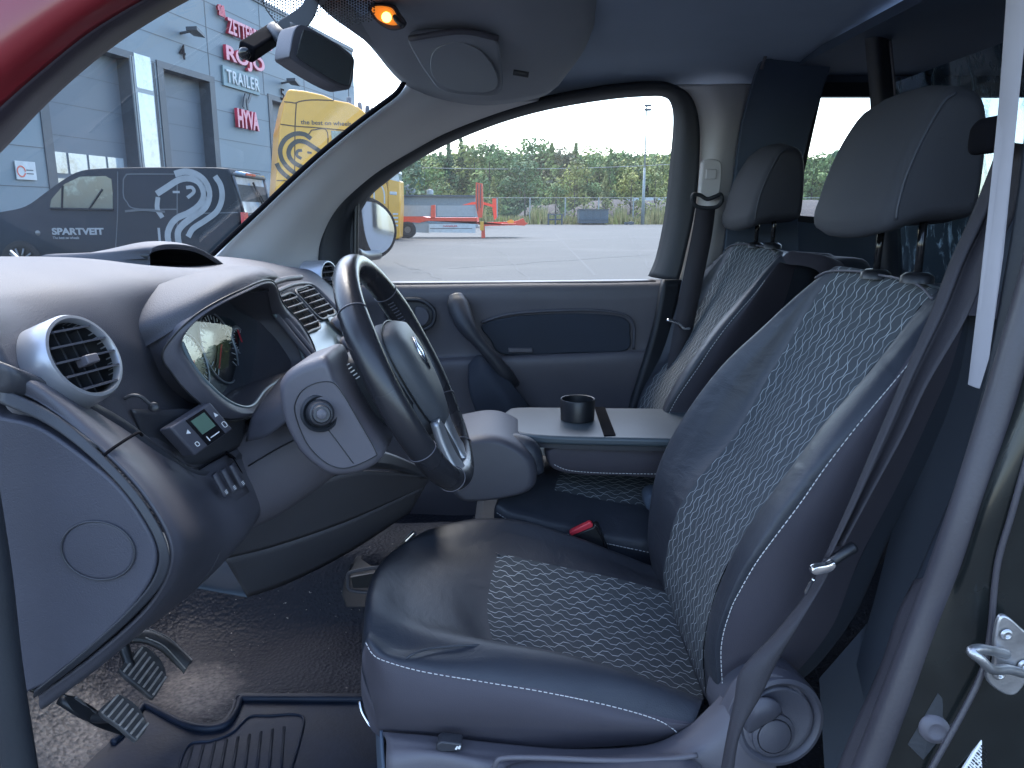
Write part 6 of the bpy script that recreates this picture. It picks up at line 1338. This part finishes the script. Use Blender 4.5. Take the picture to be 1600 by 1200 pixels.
surf('shroud_top', [PP([(385, 690, 1.05), (395, 650, 1.05), (415, 622, 1.08), (440, 590, 1.15)]), PP([(420, 680, 1.03), (430, 640, 1.03), (450, 605, 1.06), (470, 575, 1.15)]), PP([(470, 640, 1.02), (490, 590, 1.03), (520, 556, 1.08), (560, 545, 1.15)])], M_['plastic'], sc_, 12, 16, solid=.003)
pod = thing('stalk_control', P(510, 650, .96), 'grey column control pod with a round black rotary knob facing the door', 'control pod')
po = [(438, 608), (442, 590), (458, 573), (488, 560), (512, 556), (526, 588), (545, 626), (568, 664), (597, 703), (594, 718), (568, 735), (526, 741), (499, 729), (470, 702), (446, 655)]
pillow('pod_body', [P(*q, .96) for q in po], .945, 1.06, M_['plastic_lt'], pod, rnd=.016, n=80, k=5)
pi_ = [(462, 650), (462, 628), (474, 609), (496, 598), (520, 598), (536, 616), (556, 650), (586, 703), (584, 714), (548, 730), (524, 730), (500, 716), (478, 690)]
prism('face_plate', [P(*q, .9435) for q in pi_], v3((0, .004, 0)), M_['plastic_lt'], pod, bevel=.0015, n=70)
tube('plate_groove', [P(*q, .9430) for q in pi_], .0007, M_['black'], pod, 90, 5, closed=True)
tube('plate_joint', PP([(513, 672, .9428), (530, 694, .9428), (552, 724, .9428)]), .0006, M_['black'], pod)
kc = P(500, 645, .945); ka = v3((.32, -1, .20)).normalized()
mb = MB(); mb.lathe(kc, ka, [(.0245, -.002), (.0245, .004), (.021, .007), (.018, .003), (.017, .010), (.0155, .012)], 44); mb.build('knob_boot', M_['rubber'], pod, True, auto=40)
mb = MB(); mb.lathe(kc, ka, [(.0155, .006), (.0155, .020), (.014, .023), (.0115, .024), (.0115, .030), (.010, .033), (.0001, .0335)], 40); kn = mb.build('knob', M_['plastic_dk'], pod, True, auto=40)
mb = MB(); mb.lathe(kc+ka*.0335, ka, [(.0065, -.001), (.006, .002), (.004, .003), (.0001, .0032)], 24); mb.build('knob_button', M_['plastic_lt'], kn, True, auto=40)
# stalk collar piece behind the rim
pillow('column_collar', [P(*q, 1.04) for q in [(516, 588), (522, 568), (545, 560), (580, 560), (615, 600), (640, 650), (610, 668), (575, 664), (548, 630)]], 1.03, 1.25, M_['rubber'], sc_, rnd=.02, n=60)
mb = MB()
for k in range(5): mb.bar(P(540+k*4, 572+k*5, 1.026), P(546+k*4, 568+k*5, 1.026), .0008, 4)
mb.build('stalk_marks', M_['white'], sc_)
# ---------------- steering wheel
sw_ = thing('steering_wheel', P(645, 575, 1.15), 'black leather steering wheel with stitched grips and a silver lower spoke', 'steering wheel')
Tp, Bp = P(549, 415, 1.15), P(722, 738, 1.15); C0 = (Tp+Bp)/2; uw = (Tp-Bp).normalized(); Rw_ = (Tp-Bp).length/2; yw = v3((0, 1, 0)); nw = uw.cross(yw).normalized(); nw = nw if nw.x > 0 else -nw
ring = lambda a, r=1.0, o=0: C0+(uw*math.cos(a)+yw*math.sin(a))*Rw_*r+nw*o
n_ = 96; rows = []
for i in range(n_):
    a = 2*math.pi*i/n_; c = ring(a); d = (uw*math.cos(a)+yw*math.sin(a))
    g = abs(((math.degrees(a)+180) % 360)-180)        # 0 = top
    thick = 1.0+.10*math.exp(-((g-62)/16)**2)+.05*math.exp(-((g-100)/20)**2)
    rr = .0172*thick
    rows.append([c+(d*math.cos(b)*rr*.95+nw*math.sin(b)*rr*1.12) for b in [2*math.pi*k/18 for k in range(18)]])
V, Fc = gridVF(rows, True, True); rim = mesh('rim', V, Fc, M_['leather'], sw_)
for a in (48, -48, 118, -118, 152, -152):
    c = ring(R(a)); d = (uw*math.cos(R(a))+yw*math.sin(R(a)))
    tube('rim_seam', [c+(d*math.cos(b)*.0178+nw*math.sin(b)*.0204) for b in [2*math.pi*k/16 for k in range(16)]], .0009, M_['plastic_lt'], rim, 40, 5, closed=True)
mb = MB()
for s in (1, -1):
    for k in range(26):
        a = R((52+k*2.4)*s); d = (uw*math.cos(a)+yw*math.sin(a)); c = ring(a); p = c-d*.0175+nw*.0
        mb.bar(p-nw*.004, p+nw*.006, .0011, 5)
mb.build('grip_stitching', M_['plastic'], rim)
hubo = [(-.42, .30), (-.30, .42), (0, .46), (.30, .42), (.42, .30), (.44, .05), (.36, -.28), (.20, -.50), (0, -.56), (-.20, -.50), (-.36, -.28), (-.44, .05)]
hp2 = [C0+yw*a*Rw_+uw*b*Rw_ for a, b in hubo]
def dome(pts, h0, h1, m, nm, par, n=60):
    o = cr(pts, n, True); c = sum(o, v3())/n; rows = []
    for f, h in ((1.0, h0), (1.02, h0+(h1-h0)*.35), (.97, h0+(h1-h0)*.72), (.88, h0+(h1-h0)*.9), (.6, h1*1.0), (.3, h1*1.03)): rows.append([c+(p-c)*f+nw*h for p in o])
    V, Fc = gridVF(rows, False, True); Fc.append(tuple((len(rows)-1)*n+j for j in range(n))); return mesh(nm, V, Fc, m, par)
M_['pad'] = mat('airbag_cover', (.07, .075, .085), .48, bump=.3, bscale=900, var=.08)
hub = dome(hp2, -.035, .030, M_['pad'], 'airbag_cover', sw_)
tube('cover_joint', [C0+yw*a*Rw_*1.01+uw*b*Rw_*1.01+nw*.004 for a, b in hubo], .0014, M_['black'], hub, 80, 6, closed=True)
# diamond emblem
ec_ = C0+uw*.10*Rw_+nw*.0315
tube('emblem', [ec_+uw*.026, ec_+yw*.013, ec_-uw*.026, ec_-yw*.013, ec_+uw*.026], .0028, M_['chrome'], hub, 5, 8)
for s in (1, -1):
    surf('side_spoke', [[C0+yw*s*Rw_*f+uw*Rw_*b+nw*o for f, o in ((.38, -.008), (.6, -.012), (.8, -.006), (.97, .004))] for b in (.16, .05, -.10, -.20)], M_['plastic_dk'], sw_, 10, 12, solid=.016)
for s in (1, -1):
    surf('lower_spoke', [[C0+yw*s*Rw_*(g)+uw*Rw_*b+nw*o for b, o in ((-.42, .012), (-.6, .006), (-.8, .004), (-.96, .008))] for g in (.10, .20, .30, .36)], M_['silver'], sw_, 10, 14, solid=.012)
dome([C0+yw*a*Rw_+uw*b*Rw_ for a, b in ((-.12, -.5), (.12, -.5), (.16, -.75), (.14, -.93), (-.14, -.93), (-.16, -.75))], -.012, .008, M_['plastic_dk'], 'lower_cover', sw_, 40)
for s in (1,):
    tube('column_stalk', [C0-nw*.05+yw*.04, C0-nw*.06+yw*.12-uw*.01, C0-nw*.055+yw*.17-uw*.015], [.012, .009, .011], M_['plastic_dk'], sc_)
mb = MB(); mb.bar(C0-nw*.02, C0-nw*.14, .055, 32, .06); mb.build('column_sleeve', M_['plastic_dk'], sc_, True, auto=50)
# ---------------- knee panel, gear console
kp = thing('knee_panel', P(500, 820, 1.25), 'dark textured lower knee panel below the steering column', 'panel')
k1 = [(405, 792, 1.10), (470, 764, 1.13), (560, 737, 1.18), (668, 744, 1.33)]; k2_ = [(350, 872, 1.13), (430, 852, 1.20), (545, 812, 1.28), (664, 758, 1.42)]; k3 = [(386, 932, 1.24), (450, 910, 1.30), (545, 862, 1.38), (640, 800, 1.50)]
surf('panel', [PP(k1), [a.lerp(b, .5)+v3((.004, 0, .004)) for a, b in zip(PP(k1), PP(k2_))], PP(k2_)], M_['knee'], kp, 14, 30, solid=.004)
surf('lower_face', [PP(k2_), PP(k3)], M_['knee'], kp, 8, 30, solid=.004)
surf('underside', [PP(k3), [p+v3((-.25, .05, .02)) for p in PP(k3)]], M_['dark'], kp, 6, 20, solid=.004)
surf('upper_edge', [PP([(560, 700, 1.2), (610, 712, 1.26), (670, 738, 1.34)]), PP([(565, 728, 1.17), (612, 732, 1.24), (668, 748, 1.33)])], M_['plastic_dk'], kp, 6, 14, solid=.012)
gcn = thing('gear_console', P(760, 730, 1.5), 'grey rounded gearshift console beside the folded table', 'console')
pillow('housing', [P(*q, 1.44) for q in [(640, 700), (700, 690), (760, 680), (800, 690), (832, 715), (840, 745), (830, 768), (790, 780), (735, 786), (712, 778), (690, 745)]], 1.43, 1.66, M_['plastic'], gcn, rnd=.03, n=70, k=6)
tube('leather_gaiter', PP([(800, 690, 1.5), (826, 705, 1.48), (842, 740, 1.47)]), [.02, .024, .012], M_['vinyl'], gcn)
mb = MB(); mb.bar(P(745, 600, 1.62), P(760, 700, 1.56), .009, 10); mb.build('lever_stem', M_['black'], gcn, True) if False else None
# handbrake end + tunnel tray
hb_ = thing('tunnel_tray', P(565, 925, 1.55), 'small open dark tray on the floor tunnel in front of the driver seat', 'tray')
prism('tray_body', PP([(538, 905, 1.5), (545, 893, 1.55), (600, 880, 1.65), (640, 880, 1.6), (630, 950, 1.5), (540, 950, 1.48), (533, 930, 1.48)]), v3((0, .08, 0)), M_['plastic_dk'], hb_, bevel=.006)
prism('tray_opening', PP([(548, 902, 1.485), (600, 893, 1.485), (600, 917, 1.485), (552, 919, 1.485)]), v3((0, .006, 0)), M_['black'], hb_)
tube('tray_rim', PP([(543, 900, 1.48), (552, 893, 1.48), (605, 888, 1.48), (605, 921, 1.48), (550, 923, 1.48), (543, 900, 1.48)]), .004, M_['plastic'], hb_, 40, 8)
al = thing('lever_end', P(640, 845, 1.5), 'small bright metal lever end peeping out above the cushion front', 'lever')
mb = MB(); mb.bar(P(635, 845, 1.46), P(648, 832, 1.46), .006, 10); mb.build('metal_tip', M_['chrome'], al, True, auto=40); mb = MB(); mb.bar(P(625, 855, 1.46), P(636, 844, 1.46), .004, 8); mb.build('rod', M_['black'], al)
# ---------------- mat and pedals
mz = FZ+.014
mo_ = [(120, 1240), (170, 1160), (190, 1138), (215, 1098), (224, 1094), (250, 1106), (285, 1122), (320, 1129), (345, 1125), (360, 1108), (367, 1088), (378, 1082), (420, 1083), (575, 1084), (640, 1100), (700, 1300), (400, 1330)]
mt = thing('floor_mat', PZ(400, 1150, mz), 'worn black rubber floor mat with raised rim and ribs under the driver seat front', 'floor mat')
mp = [PZ(*q, mz) for q in mo_]
prism('sheet', cr(mp, 90, True), v3((0, 0, -.012)), M_['mat'], mt, bevel=.003)
rimp = [PZ(*q, mz+.004) for q in [(176, 1160), (200, 1136), (222, 1104), (232, 1103), (285, 1130), (322, 1138), (352, 1132), (368, 1112), (376, 1092), (392, 1091), (580, 1092)]]
tube('raised_rim', rimp, .006, M_['mat'], mt, 90, 8)
tube('inner_rim', [PZ(*q, mz+.001) for q in [(270, 1250), (282, 1190), (298, 1162), (330, 1157), (362, 1145), (390, 1120), (420, 1118), (470, 1118), (470, 1150), (440, 1250)]], .0025, M_['mat'], mt, 70, 6)
mb = MB()
for k in range(9):
    a, b = PZ(300+k*18, 1168-k*4, mz), PZ(276+k*20, 1250, mz); mb.bar(a, b, .0028, 6)
mb.build('ribs', M_['mat'], mt, True)
M_['pedal'] = mat('pedal_rubber', (.05, .048, .05), .6, bump=.3, var=.35, vscale=60, c2=(.16, .14, .12), c2s=60, c2t=.6)
M_['worn'] = mat('worn_edge', (.30, .27, .25), .55, var=.25, vscale=80)
def pedal(nm, label, pts, Y0, nribs, ra, rb_, arm):
    t = thing(nm, P(pts[0][0], pts[0][1], Y0), label, 'pedal', 'foot pedals')
    p0 = P(*pts[0], Y0); nrm = v3((.62, -.25, .75)).normalized()
    q = [PL(*p, p0, nrm) for p in pts]
    pd = prism('pad', q, -nrm*.010, M_['pedal'], t, bevel=.004, n=40)
    for k in range(nribs):
        f = k/(nribs-1); a = PL(ra[0][0]+(ra[1][0]-ra[0][0])*f, ra[0][1]+(ra[1][1]-ra[0][1])*f, p0, nrm); b = PL(rb_[0][0]+(rb_[1][0]-rb_[0][0])*f, rb_[0][1]+(rb_[1][1]-rb_[0][1])*f, p0, nrm)
        mb = MB(); mb.bar(a+nrm*.001, b+nrm*.001, .0019, 6); mb.build('rib', M_['worn'], pd)
    tube('arm', PP(arm), .009, M_['black'], t, seg=10)
    return t
pedal('foot_pedal', 'ribbed brake pedal pad, upper of the two ribbed pads', [(188, 1048), (190, 1040), (216, 1012), (228, 1009), (244, 1022), (254, 1034), (261, 1056), (258, 1064), (243, 1088), (236, 1089), (225, 1080), (205, 1064)], 1.15, 7, [(222, 1012), (259, 1058)], [(193, 1050), (239, 1086)], [(205, 1045, 1.17), (190, 1000, 1.19), (175, 940, 1.2)])
pedal('foot_pedal', 'ribbed clutch pedal pad, lower of the two, nearest the door', [(158, 1112), (160, 1104), (183, 1086), (192, 1086), (212, 1100), (222, 1112), (230, 1130), (230, 1137), (218, 1154), (210, 1155), (188, 1136), (168, 1122)], 1.02, 7, [(184, 1086), (231, 1130)], [(160, 1114), (213, 1153)], [(180, 1120, 1.04), (140, 1118, 1.05), (95, 1092, 1.06)])
ac = thing('foot_pedal', P(250, 1010, 1.28), 'long curved accelerator pedal beside the brake', 'pedal', 'foot pedals')
g0 = PP([(208, 990, 1.26), (232, 988, 1.27), (262, 1002, 1.28), (284, 1022, 1.28), (299, 1036, 1.27)]); g1 = PP([(200, 1002, 1.22), (225, 1004, 1.23), (252, 1016, 1.24), (272, 1036, 1.25), (287, 1053, 1.25)])
surf('pad', [g0, [a.lerp(b, .5)+v3((.004, 0, .008)) for a, b in zip(g0, g1)], g1], M_['pedal'], ac, 8, 30, solid=.008)
for k in range(4):
    tube('rib', [a.lerp(b, .08+.28*k)+v3((.003, 0, .0085)) for a, b in zip(g0, g1)][1:], .0011, M_['worn'], ac)
fr2 = thing('pedal_bracket', P(140, 1110, 1.1), 'dark pedal bracket plate below the dashboard end', 'bracket')
surf('plate', [PP([(98, 1085, 1.0), (115, 1110, 1.02), (150, 1135, 1.05), (190, 1148, 1.1)]), PP([(118, 1088, 1.02), (145, 1105, 1.04), (165, 1120, 1.07), (200, 1135, 1.1)])], M_['black'], fr2, 6, 16, solid=.004)
mb = MB(); mb.bar(PP([(118, 1090, 1.015)])[0], PP([(163, 1122, 1.06)])[0], .002, 6); mb.build('bright_edge', M_['steel'], fr2)
